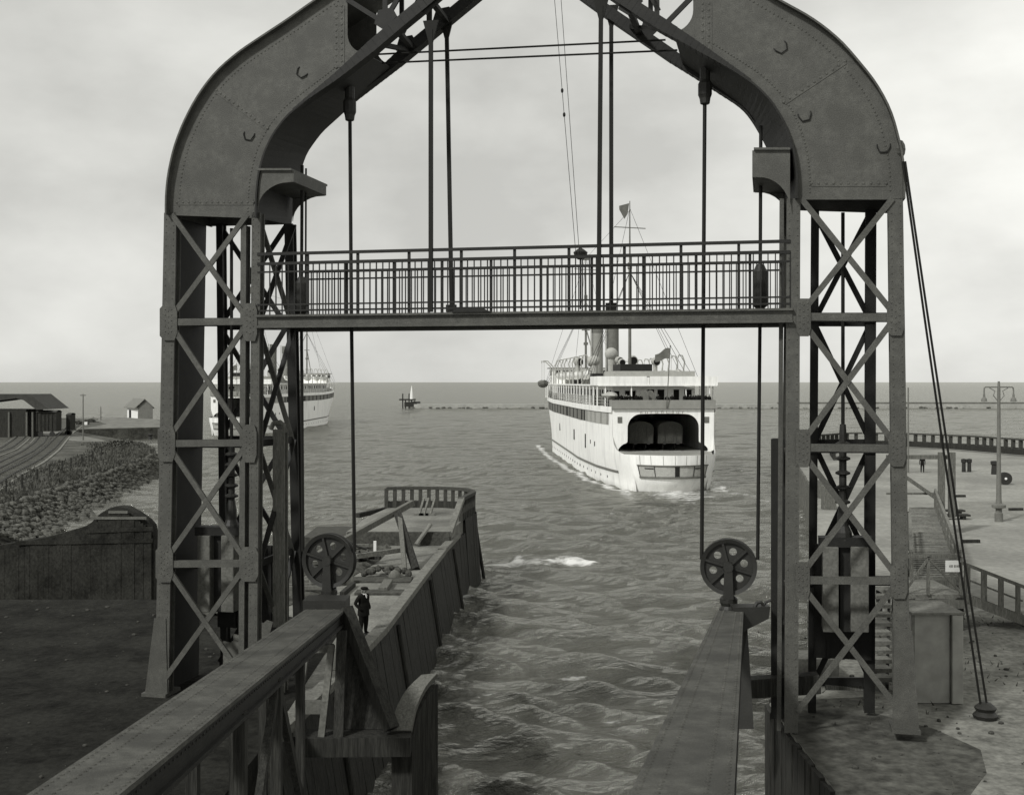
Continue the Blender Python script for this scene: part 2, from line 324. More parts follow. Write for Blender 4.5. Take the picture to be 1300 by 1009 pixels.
def arch(side, O, I, K, endpx):
    left = side < 0; ue = gp(endpx, 20, 0).x
    for v, inn, nm in ((0., I, 'front'), (BD, K, 'back')):
        b = MB(); o = cut(O, ue, left); i = cut(inn, ue+(-side)*.55, left)
        # web plate with a rounded end
        zt, zb = o[-1].z, i[-1].z; end = [V((ue, 0, zt))]
        for k in range(9):
            t = k/8*math.pi/2; end.append(V((ue+(-side)*(.55-.55*math.cos(t)), 0, zb+.05+.55*(1-math.sin(t)))))
        poly = setv(o, v)+setv(end, v)+setv(i[::-1], v)
        b.prism(poly, (0, .03, 0))
        if nm == 'front':
            rv = [((225,257),(322,257),.17),((275,115),(340,163),.16),((427,8),(427,86),.16),((434,8),(434,86),.16)] if left else \
                 [((1030,233),(1125,233),.17),((995,130),(1073,78),.18),((892,5),(892,66),.16),((900,5),(900,70),.16)]
            for p, q, s in rv:
                b.rivets(gp(*p, v)+V((0,-.012,0)), gp(*q, v)+V((0,-.012,0)), s, (0, -1, 0), .042)
            for p, q, w_ in [(p, q, .16) for p, q, s in rv[:2]]+[(rv[2][0], rv[2][1], .16), (rv[3][0], rv[3][1], .16)]: b.beam(gp(*p, v), gp(*q, v), w_, .026, (0,1,0))
            for poly_ in (cut(O, ue, left), cut(I, ue, left)):  # rows of rivets along the flanges
                sg = -1 if poly_[0].x == O[0].x else 1
                other = cut(I, ue, left) if poly_[0].x == O[0].x else cut(O, ue, left)
                for k_ in range(1, len(poly_)-1):
                    p, q = poly_[k_], poly_[k_+1]; d = q-p; nrm = V((-d.z, 0, d.x)).normalized()*.3; tgt = min(other, key=lambda c: (c-p).length)-p
                    if nrm.dot(tgt) < 0: nrm = -nrm
                    if d.length > .05: b.rivet(V((p.x, v, p.z))+nrm, (0,-1,0), .03); b.rivet(V(((p.x+q.x)/2, v, (p.z+q.z)/2))+nrm, (0,-1,0), .03)
        w_ = b.build('web_plate', M['steel'], gan)
        if nm == 'front':
            lugs = [((382,92), .7), ((315,172), .2)] if left else [((992,60), -.6), ((1022,147), -.2), ((1122,187), 0)]
            for (x, y), a in lugs:
                c = gp(x, y, -.06); l = MB(); A = Matrix.Rotation(a, 3, 'Y')
                l.path([c+A@V(p) for p in ((-.16,.06,.09),(-.16,.03,.02),(-.09,.03,-.12),(.09,.03,-.12),(.16,.03,.02),(.16,.06,.09))], .018, 6)
                l.build('lifting_eye', M['steel_d'], w_)
    b = MB(); b.plate(setv(O, -.2), setv(O, BD+.2), -.05*side*(1)); b.build('outer_flange', M['steel'], gan)
    b = MB(); ia = cut(setv(I, -.2), ue+.55*(-side), left); ka = resample(cut(K, ue+.55*(-side), left), len(ia))
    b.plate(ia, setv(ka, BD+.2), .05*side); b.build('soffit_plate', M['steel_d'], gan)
    # open lattice toward the crown
    for pts, v in ((I, -.02), (K, BD)):
        b = MB(); q = [p for p in pts if (p.x > ue-1.6 if left else p.x < ue+1.6)]; q = [V((p.x, v, p.z)) for p in q]
        for p, r_ in zip(q, q[1:]): b.beam(p, r_+(r_-p)*.05, .37 if abs(v) > 1 or abs(p.x-ue) > 9 else .365, .05+.27*min(1, max(0, (abs(p.x-(ue+1.6*side))-.1)/2.2)))
        b.build('lower_chord', M['steel_d'], gan)
arch(-1, Lout, Lin, Lbk, 441); arch(1, Rout, Rin, Rbk, 880)
def gbeam(name, a, b_, v, w, d, m='steel', parent=None, leg=.0):
    b = MB(); p, q = gp(*a, v), gp(*b_, v); b.beam(p, q, d, w, (q-p).cross(V((0,1,0))))
    if leg:
        n = (q-p).normalized().cross(V((0,1,0)))*(w/2-.02); b.beam(p+n+V((0,d/2+leg/2-.004,0)), q+n+V((0,d/2+leg/2-.004,0)), leg, .03, (q-p).cross(V((0,1,0))))
    return b.build(name, M[m], parent or gan)
# crown lattice seen at the top edge
for a, c, v in (((489,26),(489,-60),0),((441,0),(492,32),0),((489,26),(540,-60),0),((510,45),(510,-70),BD),((510,45),(560,-60),BD),
                ((834,20),(834,-70),0),((826,28),(826,-70),BD),((846,30),(880,-5),0),((836,14),(800,-60),0)):
    gbeam('lattice_bar', a, c, v, .13, .08, 'steel_d')
for a, va, c, vc in (((500,34),0,(524,62),BD),((545,-2),0,(568,28),BD),((475,55),0,(520,64),BD),((545,2),0,(545,48),BD),((800,14),0,(812,44),BD),((845,38),0,(800,34),BD)):
    b = MB(); b.beam(gp(*a, va), gp(*c, vc), .16, .12); b.build('lattice_bar', M['steel_d'], gan)
for x, y, v in ((489,24,-.1),(543,5,-.1),(515,58,BD-.1),(562,22,BD-.1),(800,5,-.1),(826,36,BD-.1)):
    c = gp(x, y, v); b = MB(); b.prism([c+V(p) for p in ((-.32,0,-.12),(-.05,0,-.3),(.34,0,.05),(.2,0,.3),(-.2,0,.25))], (0,.04,0)); b.build('gusset_plate', M['steel_d'], gan)
# towers ---------------------------------------------------------------
def clampz(p): return V((p.x, p.y, max(p.z, -.01)))
def post(name, top, bot, v0, v1, wpx, m='steel', web=True, riv=False, wb=None):
    D = 32.0; a = gp(*top, v0); c = clampz(gp(*bot, v0)); w0 = wpx/F*(GD-a.x*math.sin(TH)); w1 = (wb or wpx)/F*(GD-a.x*math.sin(TH)); b = MB()
    def sec(p, wd): return [p+V((-wd/2,0,0)), p+V((wd/2,0,0)), p+V((wd/2,v1-v0,0)), p+V((-wd/2,v1-v0,0))]
    if web:                                                # channel column: two flanges and a web
        f = .05
        for y0, y1 in ((0, f), (v1-v0-f, v1-v0)):
            def s2(p, wd): return [p+V((-wd/2,y0,0)), p+V((wd/2,y0,0)), p+V((wd/2,y1,0)), p+V((-wd/2,y1,0))]
            b.hexa(s2(c, w1), s2(a, w0))
        def s3(p, wd): return [p+V((-wd*.3,f,0)), p+V((wd*.3,f,0)), p+V((wd*.3,v1-v0-f,0)), p+V((-wd*.3,v1-v0-f,0))]
        b.hexa(s3(c, w1), s3(a, w0))
    else: b.hexa(sec(c, w1), sec(a, w0))
    if riv:
        for s in (-.3, .3): b.rivets(a+V((s*w0,0,0)), c+V((s*w1,0,0)), .19, (0,-1,0), .02)
    return b.build(name, M[m], gan)
post('corner_post', (216,270), (205,893), 0, .32, 17, riv=True, wb=19)
post('corner_post', (325,270), (320,893), 0, .32, 12, riv=True)
post('corner_post', (309,286), (306,893), .02, .32, 7.5)
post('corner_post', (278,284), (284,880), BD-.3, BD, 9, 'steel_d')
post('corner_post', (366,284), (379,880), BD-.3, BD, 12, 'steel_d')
post('corner_post', (1137,252), (1146,930), 0, .32, 18, riv=True, wb=20)
post('corner_post', (1007.5,252), (1004.5,930), 0, .32, 17, riv=True)
post('corner_post', (992.5,252), (989,930), .3, .6, 5.5)
post('corner_post', (1035,266), (1031,905), BD-.3, BD, 10.5, 'steel_d')
post('corner_post', (1106,266), (1104,905), BD-.3, BD, 14, 'steel_d')
# outer side plates and bases
for (t, bt) in (((214,232),(203,893)), ((1142,215),(1151,928))):
    b = MB(); a, c = gp(*t, .1), clampz(gp(*bt, .1)); s = -1 if t[0] < 650 else 1
    b.hexa([c+V((0,.2,0)), c+V((.04*s,.2,0)), c+V((.04*s,BD-.1,0)), c+V((0,BD-.1,0))], [a+V((0,.2,0)), a+V((.04*s,.2,0)), a+V((.04*s,BD-.1,0)), a+V((0,BD-.1,0))])
    b.build('side_plate', M['steel_d'], gan)
for (t, bt, w0, w1) in (((203,785),(198,893),17,34), ((1147,800),(1150,930),20,31)):
    b = MB(); a, c = gp(*t, -.03), clampz(gp(*bt, -.03)); k = GD/F
    b.prism([a+V((-w0*k/2,0,0)), a+V((w0*k/2,0,0)), c+V((w1*k/2,0,0)), c+V((-w1*k/2,0,0))], (0,.028,0))
    b.box(c+V((0,.3,.06)), w1*k*1.05, .9, .1); b.build('base_plate', M['steel'], gan)
# struts, X braces and gussets of the front faces
LY, RY = [272,409,563,716,868], [252,403,569,737,905]
def lx(y, inner): return (318 if inner else 213)+(y-272)*(-.005 if inner else -.017)
def rx_(y, inner): return (1013 if inner else 1138)+(y-252)*(-.004 if inner else .013)
for Y, fx, iw in ((LY, lx, 1), (RY, rx_, -1)):
    for k in range(1, 4):
        a, c = (fx(Y[k], False), Y[k]), (fx(Y[k], True), Y[k]-1)
        gbeam('strut', a, c, -.02, .2, .035, leg=.14)
        gbeam('strut', (fx(Y[k], False), 485+(Y[k]-485)*1.0), (fx(Y[k], True), Y[k]), BD-.34, .26, .05, 'steel_d')
    for k in range(4):
        y0, y1 = Y[k]+(2 if k else 0), Y[k+1]-2
        gbeam('cross_brace', (fx(y0, False)+5*iw, y0), (fx(y1, True)-2*iw, y1), -.035, .15, .022, leg=.07)
        gbeam('cross_brace', (fx(y0, True)-4*iw, y0), (fx(y1, False)+3*iw, y1), -.014, .15, .022, leg=.05)
    for k in range(1, 4):
        for inner in (False, True):
            x = fx(Y[k], inner); hw, hh = (9, 24) if inner else (11, 23)
            if k == 3 and inner and iw == 1: hw, hh = 12, 22
            xo = 3*iw if not inner else (0 if iw == 1 else 8)
            c = [gp(x+xo+dx, Y[k]+dy, -.066) for dx, dy in ((-hw,-hh*.75),(-hw*.5,-hh),(hw*.7,-hh),(hw,-hh*.6),(hw,hh*.6),(hw*.7,hh),(-hw*.5,hh),(-hw,hh*.75))]
            b = MB(); b.prism(c, (0,.016,0)); o = gp(x+xo, Y[k], -.066)
            for i in range(-2, 3):
                for j in (-1, 0, 1): b.rivet(o+V((j*.1, 0, i*.16+(.05 if j else 0))), (0,-1,0), .026)
            b.build('gusset_plate', M['steel'], gan)
# back faces
for xs, Y in (((279,364), [286,414,558,699,840]), ((1033,1106), [268,409,563,718,865])):
    for k in range(4):
        for a, c, v in (((xs[0], Y[k]), (xs[1], Y[k+1]), BD-.06), ((xs[1], Y[k]), (xs[0], Y[k+1]), BD+.03)):
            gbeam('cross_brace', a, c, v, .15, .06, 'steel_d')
        gbeam('strut', (xs[0], Y[k+1]), (xs[1], Y[k+1]), BD+.12, .24, .06, 'steel_d')
for (x0, y0), (x1, y1) in (((276,690),(366,800)), ((1033,690),(1107,838))):
    p, q = gp(x0, y0, BD-.45), gp(x1, y1, BD-.45); b = MB(); b.box(((p.x+q.x)/2, BD-.42, (p.z+q.z)/2), q.x-p.x, .05, p.z-q.z)
    for k in range(1, 4): b.box((p.x+(q.x-p.x)*k/4, BD-.47, (p.z+q.z)/2), .1, .06, p.z-q.z)
    b.build('back_plate', M['steel_d'], gan)
# inner side faces (front to back)
for xf, xb, Yf, Yb in ((327, 371, LY, [286,414,558,699,840]), (999, 997, RY, [268,409,563,718,865])):
    for k in range(4):
        b = MB(); b.beam(gp(xf, Yf[k], .35), gp(xb, Yb[k+1], BD-.35), .05, .15, (1,0,0)); b.build('cross_brace', M['steel'], gan)
        b = MB(); b.beam(gp(xb, Yb[k], BD-.35)+V((.06,0,0)), gp(xf, Yf[k+1], .35)+V((.06,0,0)), .05, .15, (1,0,0)); b.build('cross_brace', M['steel_d'], gan)
        b = MB(); b.beam(gp(xf, Yf[k+1], .35), gp(xb, Yb[k+1], BD-.35), .08, .2, (0,0,1)); b.build('strut', M['steel_d'], gan)
# guide columns for the bridge girders
for top, bot, wpx, nm in (((354,545),(354,880),17,0), ((989,557),(986,912),17,1)):
    b = MB(); a, c = gp(*top, 1.1), clampz(gp(*bot, 1.1)); k = wpx/F*GD/2
    for dv, kk in ((0, k), (.32, k*.8)): b.box((a+c)/2+V((0,dv,0)), kk*2, .06, (a-c).length)
    b.box((a+c)/2+V((k*.3,.16,0)), .06, .25, (a-c).length)
    if nm == 0: b.path([a+V((-.3,.1,.0)), a+V((-.22,.1,.16)), a+V((0,.1,.2)), a+V((.12,.1,.12)), a+V((.14,.1,-.1))], .08, 8)
    b.build('guide_column', M['oak'] if nm == 0 else M['steel_d'], gan)
# brackets on the inner columns
for x0, x1, yt, yb, yk in ((327, 371, 217, 231, 252), (1003, 957, 191, 225, 252)):
    s = 1 if x1 > x0 else -1; b = MB()
    a, c = gp(x0, yt, -.12), gp(x1, yt, -.12); e_ = gp(x1, yb, -.12); kn = gp(x0, yk+14, -.12)
    poly = [a, c, e_]
    for k in range(1, 9):
        t = k/8*math.pi/2; poly.append(V((kn.x+(e_.x-kn.x)*(1-math.sin(t))*.9, a.y, e_.z+(kn.z-e_.z)*(1-math.cos(t)))))
    poly.append(kn)
    for v in (-.12, BD-.1): b.prism([V((p.x, v, p.z)) for p in poly], (0,.04,0))
    b.hexa([V((p.x, y, p.z+dz)) for p, y, dz in ((a,-.2,0),(c,-.2,0),(c,BD+.1,0),(a,BD+.1,0))], [V((p.x, y, p.z+dz)) for p, y, dz in ((a,-.2,.06),(c,-.2,.06),(c,BD+.1,.06),(a,BD+.1,.06))])
    b.hexa([V((e_.x, -.118, e_.z)), V((e_.x+.04*s, -.118, e_.z)), V((e_.x+.04*s, BD-.1, e_.z)), V((e_.x, BD-.1, e_.z))], [V((c.x, -.118, c.z)), V((c.x+.04*s, -.118, c.z)), V((c.x+.04*s, BD-.1, c.z)), V((c.x, BD-.1, c.z))])
    b.hexa([V((kn.x,-.1,e_.z-.05)), V((e_.x,-.1,e_.z-.01)), V((e_.x,BD-.1,e_.z-.01)), V((kn.x,BD-.1,e_.z-.05))], [V((kn.x,-.1,e_.z+.0)), V((e_.x,-.1,e_.z+.03)), V((e_.x,BD-.1,e_.z+.03)), V((kn.x,BD-.1,e_.z+.0))])
    b.build('bracket', M['steel'], gan)
# footbridge
b = MB()
g0, g1 = gp(325, 399, -.1), gp(1006, 392, -.1); h0, h1 = gp(325, 415, -.1), gp(1006, 411, -.1)
zt, zb = (g0.z+g1.z)/2, (h0.z+h1.z)/2
for v in (-.1, BD-.06):
    b.box(((g0.x+g1.x)/2, v+.08, (zt+zb)/2), g1.x-g0.x, .04, zt-zb-.1)
    b.box(((g0.x+g1.x)/2, v+.08, zt-.03), g1.x-g0.x+.02, .24, .06); b.box(((g0.x+g1.x)/2, v+.08, zb+.035), g1.x-g0.x+.02, .26, .07)
    k = 0
b.rivets(V((g0.x,.0-.04,zt-.09)), V((g1.x,-.04,zt-.09)), .25, (0,-1,0), .018)
fb = b.build('footbridge_girder', M['steel'], gan)
b = MB(); b.box(((g0.x+g1.x)/2, BD/2, zt-.09), g1.x-g0.x-.1, BD-.12, .06)
k = g0.x+.3
while k < g1.x: b.box((k, BD/2, zt-.2), .12, BD-.2, .14); k += 1.2
b.build('deck', M['oak'], fb)
c = gp(598, 395, -.2); b = MB(); b.prism([V((c.x-.55,-.19,zt)), V((c.x+.55,-.19,zt)), V((c.x+.3,-.19,zt+.1)), V((c.x-.4,-.19,zt+.1))], (0,.2,0)); b.build('cover_plate', M['steel_d'], fb)
rz = [gp(668, y, 0).z for y in (314.5, 327.5, 338.5, 382, 390)]
for v in (.0, BD):
    b = MB(); u0, u1 = g0.x+.25*(v > 1), g1.x-.05
    for z, hgt, dep in ((rz[0],.085,.06),(rz[1],.08,.05),(rz[2],.05,.03),(rz[3],.045,.03),(rz[4],.045,.03)): b.box(((u0+u1)/2, v, z), u1-u0, dep, hgt)
    n = int((u1-u0)/.187)
    for i in range(n+1):
        if i % 8: b.box((u0+i*.187, v+.004, (rz[1]+zt)/2), .03, .03, rz[1]-zt)
    rl = b.build('railing', M['steel_d'], fb)
    for i in range(0, n+1, 8):
        b = MB(); b.box((u0+i*.187, v+.05, (rz[0]+zt)/2-.01), .075, .06, rz[0]-zt); b.build('railing_post', M['steel_d'], rl)
# hanger rods
for a, c, v, wp in (((547,38),(547,396),-.02,5.2), ((567,34),(573.5,396),BD,5.2), ((763,8),(760,394),-.02,5.2), ((776,18),(776,394),BD,5.2)):
    b = MB(); p, q = gp(*a, v), gp(*c, v); w_ = wp/F*GD; b.beam(p, q, w_, .09, (0,1,0))
    b.prism([p+V((-.22,-.03,.25)), p+V((.22,-.03,.25)), p+V((.06,-.03,-.35)), p+V((-.06,-.03,-.35))], (0,.06,0))
    if v > 1: b.box(q+V((0,-.05,.1)), .3, .12, .22)
    b.build('hanger_rod', M['rope'], gan)  # dark rope colour paints the silhouette onto the sunlit rods
# ------------------------------------------------------------------ ropes, pulleys, counterweights
def gw(px, py, v): return GO+UA*gp(px,py,v).x+VA*v+V((0,0,gp(px,py,v).z))
PV = 1.25
def hoist(label, sock, rope_a, rope_b, block, thin=None):
    t = thing('hoist_rope', label, 'hoist rope', gw(*rope_a[-1], PV), group='hoist ropes of the slip')
    b = MB(); b.path([gw(*p, PV) for p in rope_a], .055, 7); b.build('rope', M['rope'], t, True)
    b = MB(); b.path([gw(*p, PV) for p in rope_b], .05, 7); b.build('rope', M['rope'], t, True)
    if thin:
        b = MB(); b.path([gw(*p, PV+.4) for p in thin], .03, 6); b.build('rope', M['rope'], t, True)
    c = gw(sock[0], sock[1], PV); b = MB(); k = GD/F
    b.lathe(c, [(.1,-.36),(.13,-.34),(.15,-.2),(.19,-.1),(.19,.2),(.14,.3),(.14,.62)], 10); b.build('socket', M['iron'], t, True)
    x, y0, y1 = block; p, q = gw(x, y0, PV), gw(x, y1, PV); b = MB(); h = (p-q).length
    b.lathe(q, [(.1,-.06),(.13,0),(.2,.06),(.2,h*.85),(.15,h*.93),(.1,h*1.03)], 10); b.build('turnbuckle', M['iron'], t, True)
    return t
hoist('wire hoist rope running from the left arch down to the left pulley', (444,138), [(444,125),(446,400),(450,700)], [(383.5,210),(382.5,400),(384.5,700)], (383,353,398), [(388.5,214),(388,360)])
hoist('wire hoist rope running from the right arch down to the right pulley', (895,116), [(895,100),(893,400),(891,710)], [(966,160),(965,400),(962,710)], (965,337,391))
def pulley(label, cx, cy, rpx, ytop):
    c = gw(cx, cy, PV); r = rpx/F*(c.y); base = P(cx+2, ytop, c.y)
    t = thing('pulley', label, 'pulley', (c.x, c.y, base.z), -TH, 'pulleys on the lifting girders'); ROOT[t.name] = Matrix.Translation(V((c.x, c.y, base.z)))@Matrix.Rotation(-TH, 4, 'Z')
    h = c.z-base.z; b = MB(); n = 48; ring = lambda rr, y: [V((rr*math.cos(2*math.pi*k/n), y, h+rr*math.sin(2*math.pi*k/n))) for k in range(n)]
    prof = [(r*.86,-.12),(r,-.15),(r,-.1),(r*.92,-.02),(r*.92,.02),(r,.1),(r,.15),(r*.86,.12)]
    vs = []; 
    for rr, y in prof: vs += ring(rr, y)
    m = len(prof); b.add(vs, [(i*n+k, i*n+(k+1) % n, ((i+1) % m)*n+(k+1) % n, ((i+1) % m)*n+k) for i in range(m) for k in range(n)])
    rim = b.build('rim', M['iron'], t, smooth=True)
    # disc with six round holes: one sector at a time, ring of quads round every hole
    b = MB(); ri, ro, hr, hc = r*.12, r*.87, r*.135, r*.56; off = R(14)
    for k in range(6):
        a0 = off+k*math.pi/3; N_ = 24; hole = []; outl = []
        for j in range(N_):
            t_ = 2*math.pi*j/N_; hole.append((hc+hr*math.cos(t_), hr*math.sin(t_)))
            # sector outline hit by the same ray from the hole's centre
            dx, dz = math.cos(t_), math.sin(t_); best = 9
            for s in (1, -1):
                nx, nz = -math.sin(s*math.pi/6)*s, math.cos(math.pi/6); den = nx*dx*1+nz*dz*s
                num = -(nx*hc)
                if abs(den) > 1e-6:
                    q = num/den
                    if q > 1e-6: best = min(best, q)
            for rr in (ro, ri):
                B = hc*dx; C_ = hc*hc-rr*rr; D_ = B*B-C_
                if D_ > 0:
                    for q in (-B-math.sqrt(D_), -B+math.sqrt(D_)):
                        if q > 1e-6: best = min(best, q)
            outl.append((hc+best*dx, best*dz))
        def tw(p, y): return V((p[0]*math.cos(a0)-p[1]*math.sin(a0), y, h+p[0]*math.sin(a0)+p[1]*math.cos(a0)))
        for y in (-.035, .035): b.add([tw(p, y) for p in hole]+[tw(p, y) for p in outl], [(j, (j+1) % N_, N_+(j+1) % N_, N_+j) for j in range(N_)])
        b.add([tw(p, -.035) for p in hole]+[tw(p, .035) for p in hole], [(j, (j+1) % N_, N_+(j+1) % N_, N_+j) for j in range(N_)])
    b.build('disc', M['iron'], t)
    b = MB()
    for k in range(6):
        a0 = off+(k+.5)*math.pi/3; b.beam(V((r*.1*math.cos(a0), -.06, h+r*.1*math.sin(a0))), V((r*.86*math.cos(a0), -.06, h+r*.86*math.sin(a0))), .06, .1, (0,1,0))
    b.build('rib', M['iron'], t)
    b = MB(); b.lathe((0,-.24,h), [(.02,0),(.13,.0),(.15,.04),(.15,.44),(.13,.48),(.02,.48)], 14, (0,1,0)); b.build('hub', M['iron'], t)
    b = MB(); zz = h-r
    for s in (-1, 1): b.prism([V((-.14, .2*s-.03, zz-.1)), V((.14, .2*s-.03, zz-.1)), V((.1, .2*s-.03, h+.1)), V((-.1, .2*s-.03, h+.1))], (0,.06,0))
    b.lathe((0,0,0), [(.26,-.02),(.24,.05),(.2,.12),(.24,zz*.5),(.24,zz*.75),(.2,zz-.06),(.14,zz-.02)], 12); b.build('fork', M['iron'], t)
    return t
pulley('round cast iron pulley with six holes on the left girder, near the man', 418, 711, 34.5, 762)
pulley('round cast iron pulley with six holes on the right girder above open water', 925, 719, 35.5, 774)
def counterweight(label, c1, c2, ytop, ybot, xr, rope_top, bobs, cone):
    t = thing('counterweight', label, 'counterweight', gw(xr, ybot, PV), -TH, 'counterweights inside the gantry towers')
    for x0, x1 in (c1, c2):
        b = MB(); p, q = gw(x0, ytop, PV), gw(x1, ybot, PV); a = gw(x1, ytop, PV); w_ = (a-p).length; hgt = p.z-q.z
        b.box((p+a)/2-V((0,0,hgt/2)), w_, .7, hgt, -TH); b.build('weight_slab', M['concd'], t, True, bevel=.03)
    b = MB(); p, q = gw(c1[0]-5, ytop-5, PV), gw(c2[1]+5, ytop-5, PV); b.beam(p, q, .5, .26); b.build('yoke', M['steel_d'], t, True)
    m0, m1 = gw(c1[1], ytop, PV+.12), gw(c2[0], ybot, PV+.12); b = MB(); b.hexa([V((m0.x,m0.y-.2,m1.z)), V((m1.x,m1.y-.2,m1.z)), V((m1.x,m1.y+.3,m1.z)), V((m0.x,m0.y+.3,m1.z))], [V((m0.x,m0.y-.2,m0.z)), V((m1.x,m1.y-.2,m0.z)), V((m1.x,m1.y+.3,m0.z)), V((m0.x,m0.y+.3,m0.z))]); b.build('tie_plate', M['steel_d'], t, True)
    b = MB(); top = gw(xr, rope_top, PV); bot = gw(xr, cone[0], PV); b.tube(bot, top, .05, n=7); b.build('suspension_rod', M['rope'], t, True)
    b = MB(); c = gw(xr, bobs[1], PV); hh = gw(xr, bobs[0], PV).z-c.z; prof = [(.08,-.3)]; n = 5
    for k in range(n):
        z = hh*k/n; prof += [(.1, z), (.2, z+.04), (.2, z+.08), (.1, z+.13), (.1, z+hh/n*.8)]
    prof += [(.08, hh+.2)]; b.lathe(c, prof, 12)
    c = gw(xr, cone[1], PV); hh = gw(xr, cone[0], PV).z-c.z; b.lathe(c, [(.26,0),(.24,hh*.25),(.16,hh*.45),(.15,hh*.8),(.1,hh*1.15)], 12); b.build('spindle', M['iron'], t, True)
counterweight('pale concrete slab counterweight hanging inside the left lattice tower', (257,273), (287,303), 678, 775, 294, 290, (566,632), (640,675))
counterweight('pale concrete slab counterweight hanging inside the right lattice tower', (1044,1064), (1079,1102), 692, 800, 1070, 270, (548,640), (645,685))
# ------------------------------------------------------------------ lifting girders of the ferry bridge
def girder(label, TL, TR, NL, NR, DF, DN, side, group='lifting girders of the ferry bridge'):
    fl, fr = P(*TL, DF), P(*TR, DF); nl, nr = P(*NL, DN), P(*NR, DN)
    zf, zn = (fl.z+fr.z)/2, (nl.z+nr.z)/2
    for p in (fl, fr): p.z = zf
    for p in (nl, nr): p.z = zn
    nl = nl+(nl-fl)*.5; nr = nr+(nr-fr)*.5                  # carried on toward the shore
    t = thing('lifting_girder', label, 'bridge girder', ((fl.x+fr.x)/2, fl.y, zf-1.0), group=group)
    dn = V((0,0,.07)); up = V((0,0,1)); b = MB(); b.hexa([fl-dn, fr-dn, nr-dn, nl-dn], [fl, fr, nr, nl])
    for s in (.07, .27, .73, .93): b.rivets(fl.lerp(fr, s), nl.lerp(nr, s), .17, up, .036)
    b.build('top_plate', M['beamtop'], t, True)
    b = MB(); 
    for s in (.1, .9):
        f_, n_ = fl.lerp(fr, s)-dn, nl.lerp(nr, s)-dn; o = V((.03,0,0)); h = V((0,0,.3))
        b.hexa([f_-h-o, f_-h+o, n_-h*1.3+o, n_-h*1.3-o], [f_-o, f_+o, n_+o, n_-o])
        b.rivets(f_-V((-.032*(1 if s > .5 else -1), 0, .12)), n_-V((-.032*(1 if s > .5 else -1), 0, .12)), .2, (1 if s > .5 else -1, 0, 0), .022)
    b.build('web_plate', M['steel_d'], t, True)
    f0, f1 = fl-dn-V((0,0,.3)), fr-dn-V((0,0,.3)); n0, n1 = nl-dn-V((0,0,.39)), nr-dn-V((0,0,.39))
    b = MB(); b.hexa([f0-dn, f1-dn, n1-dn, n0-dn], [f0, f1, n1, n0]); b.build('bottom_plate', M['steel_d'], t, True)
    return t, fl, fr, nl, nr
t, fl, fr, nl, nr = girder('broad riveted girder top sloping up to the left foreground, beside the man', (391,773), (441,769), (180,910), (270,912), 33.3, 17.9, -1)
gm = lambda f, s: fl.lerp(nl, f).lerp(fr.lerp(nr, f), s)
for f_, wd_ in ((.3,.3),(.42,.34),(.56,.34)):
    for s_ in (.12,.88):
        q_ = gm(f_, s_)-V((0,0,.4)); b = MB(); b.beam(q_, V((q_.x, q_.y, -1.0)), wd_*.6, .22, (0,1,0)); b.build('trestle_post', M['tar'], t, True)
for f0_, f1_ in ((.42,.3),(.42,.56)):
    q_, r_ = gm(f0_, .88)-V((0,0,.42)), gm(f1_, .88); b = MB(); b.beam(q_, V((r_.x, r_.y, 3.4)), .14, .2, (0,1,0)); b.build('trestle_brace', M['tar'], t, True)
b = MB(); c = P(414, 764, 33.2); b.box(c+V((0,.1,-.06)), 1.2, .9, .32); b.build('crosshead', M['iron'], t, True)
b = MB(); b.beam(P(438,772,32.7), P(497,925,31.5), .34, .3); b.beam(P(447,800,32.6), P(500,925,31.7), .1, .36); b.build('strut', M['tar'], t, True)
b = MB(); b.prism([P(428,790,32.9), P(441,782,32.9), P(492,925,32.0), P(428,925,32.0)], (0,.15,0)); b.build('end_plate', M['tar'], t, True)
for x0, y0, x1, y1, m, wd_ in ((389,825,374,935,'concd',.16), (421,818,408,935,'concd',.17), (434,800,430,935,'tar',.26)):
    b = MB(); b.beam(P(x0,y0,32.0), P(x1,y1,31.4), wd_, .2, (0,1,0)); b.build('trestle_leg', M[m], t, True)
for q_ in ((386,824,424,822,32.05,.2),(375,897,414,897,31.6,.34)):
    b = MB(); b.beam(P(q_[0],q_[1],q_[4]), P(q_[2],q_[3],q_[4]), .16, q_[5]); b.build('trestle_rail', M['concd'], t, True)
b = MB(); b.beam(V((-7.2,31.6,3.05)), V((-2.7,31.7,3.05)), .9, .5); b.build('sole_beam', M['tar'], t, True)
t, fl, fr, nl, nr = girder('narrow riveted girder with a side bracket, right of the open water', (910,776), (944,774), (845,910), (937,912), 31.2, 18.0, 1)
b = MB(); c = P(933, 772, 31.2)
b.prism([P(931,771,31.0), P(978,770,31.0), P(976,785,31.0), P(948,799,31.0), P(940,806,31.0)], (0,.5,0)); b.build('bracket', M['iron'], t, True)
b = MB(); b.path([P(958,770,31.1), P(961,765,31.1), P(966,764,31.1), P(970,769,31.1)], .05, 6); b.path([P(968,770,31.1), P(972,764,31.1), P(978,762,31.1), P(982,765,31.1)], .04, 6); b.build('shackle', M['iron'], t, True)
b = MB(); b.prism([fr+V((.02,-.02,-.02)), P(949,798,31.2), P(957,925,30.5), P(930,925,30.5)], (0,.3,0)); b.build('end_plate', M['iron'], t, True)
b = MB(); b.beam(P(950,872,31.6), P(1040,866,31.4), .5, .5); tag(b.build('sill_beam', M['tar'], bevel=.03), 'heavy dark sill beam at the foot of the right tower', 'beam')
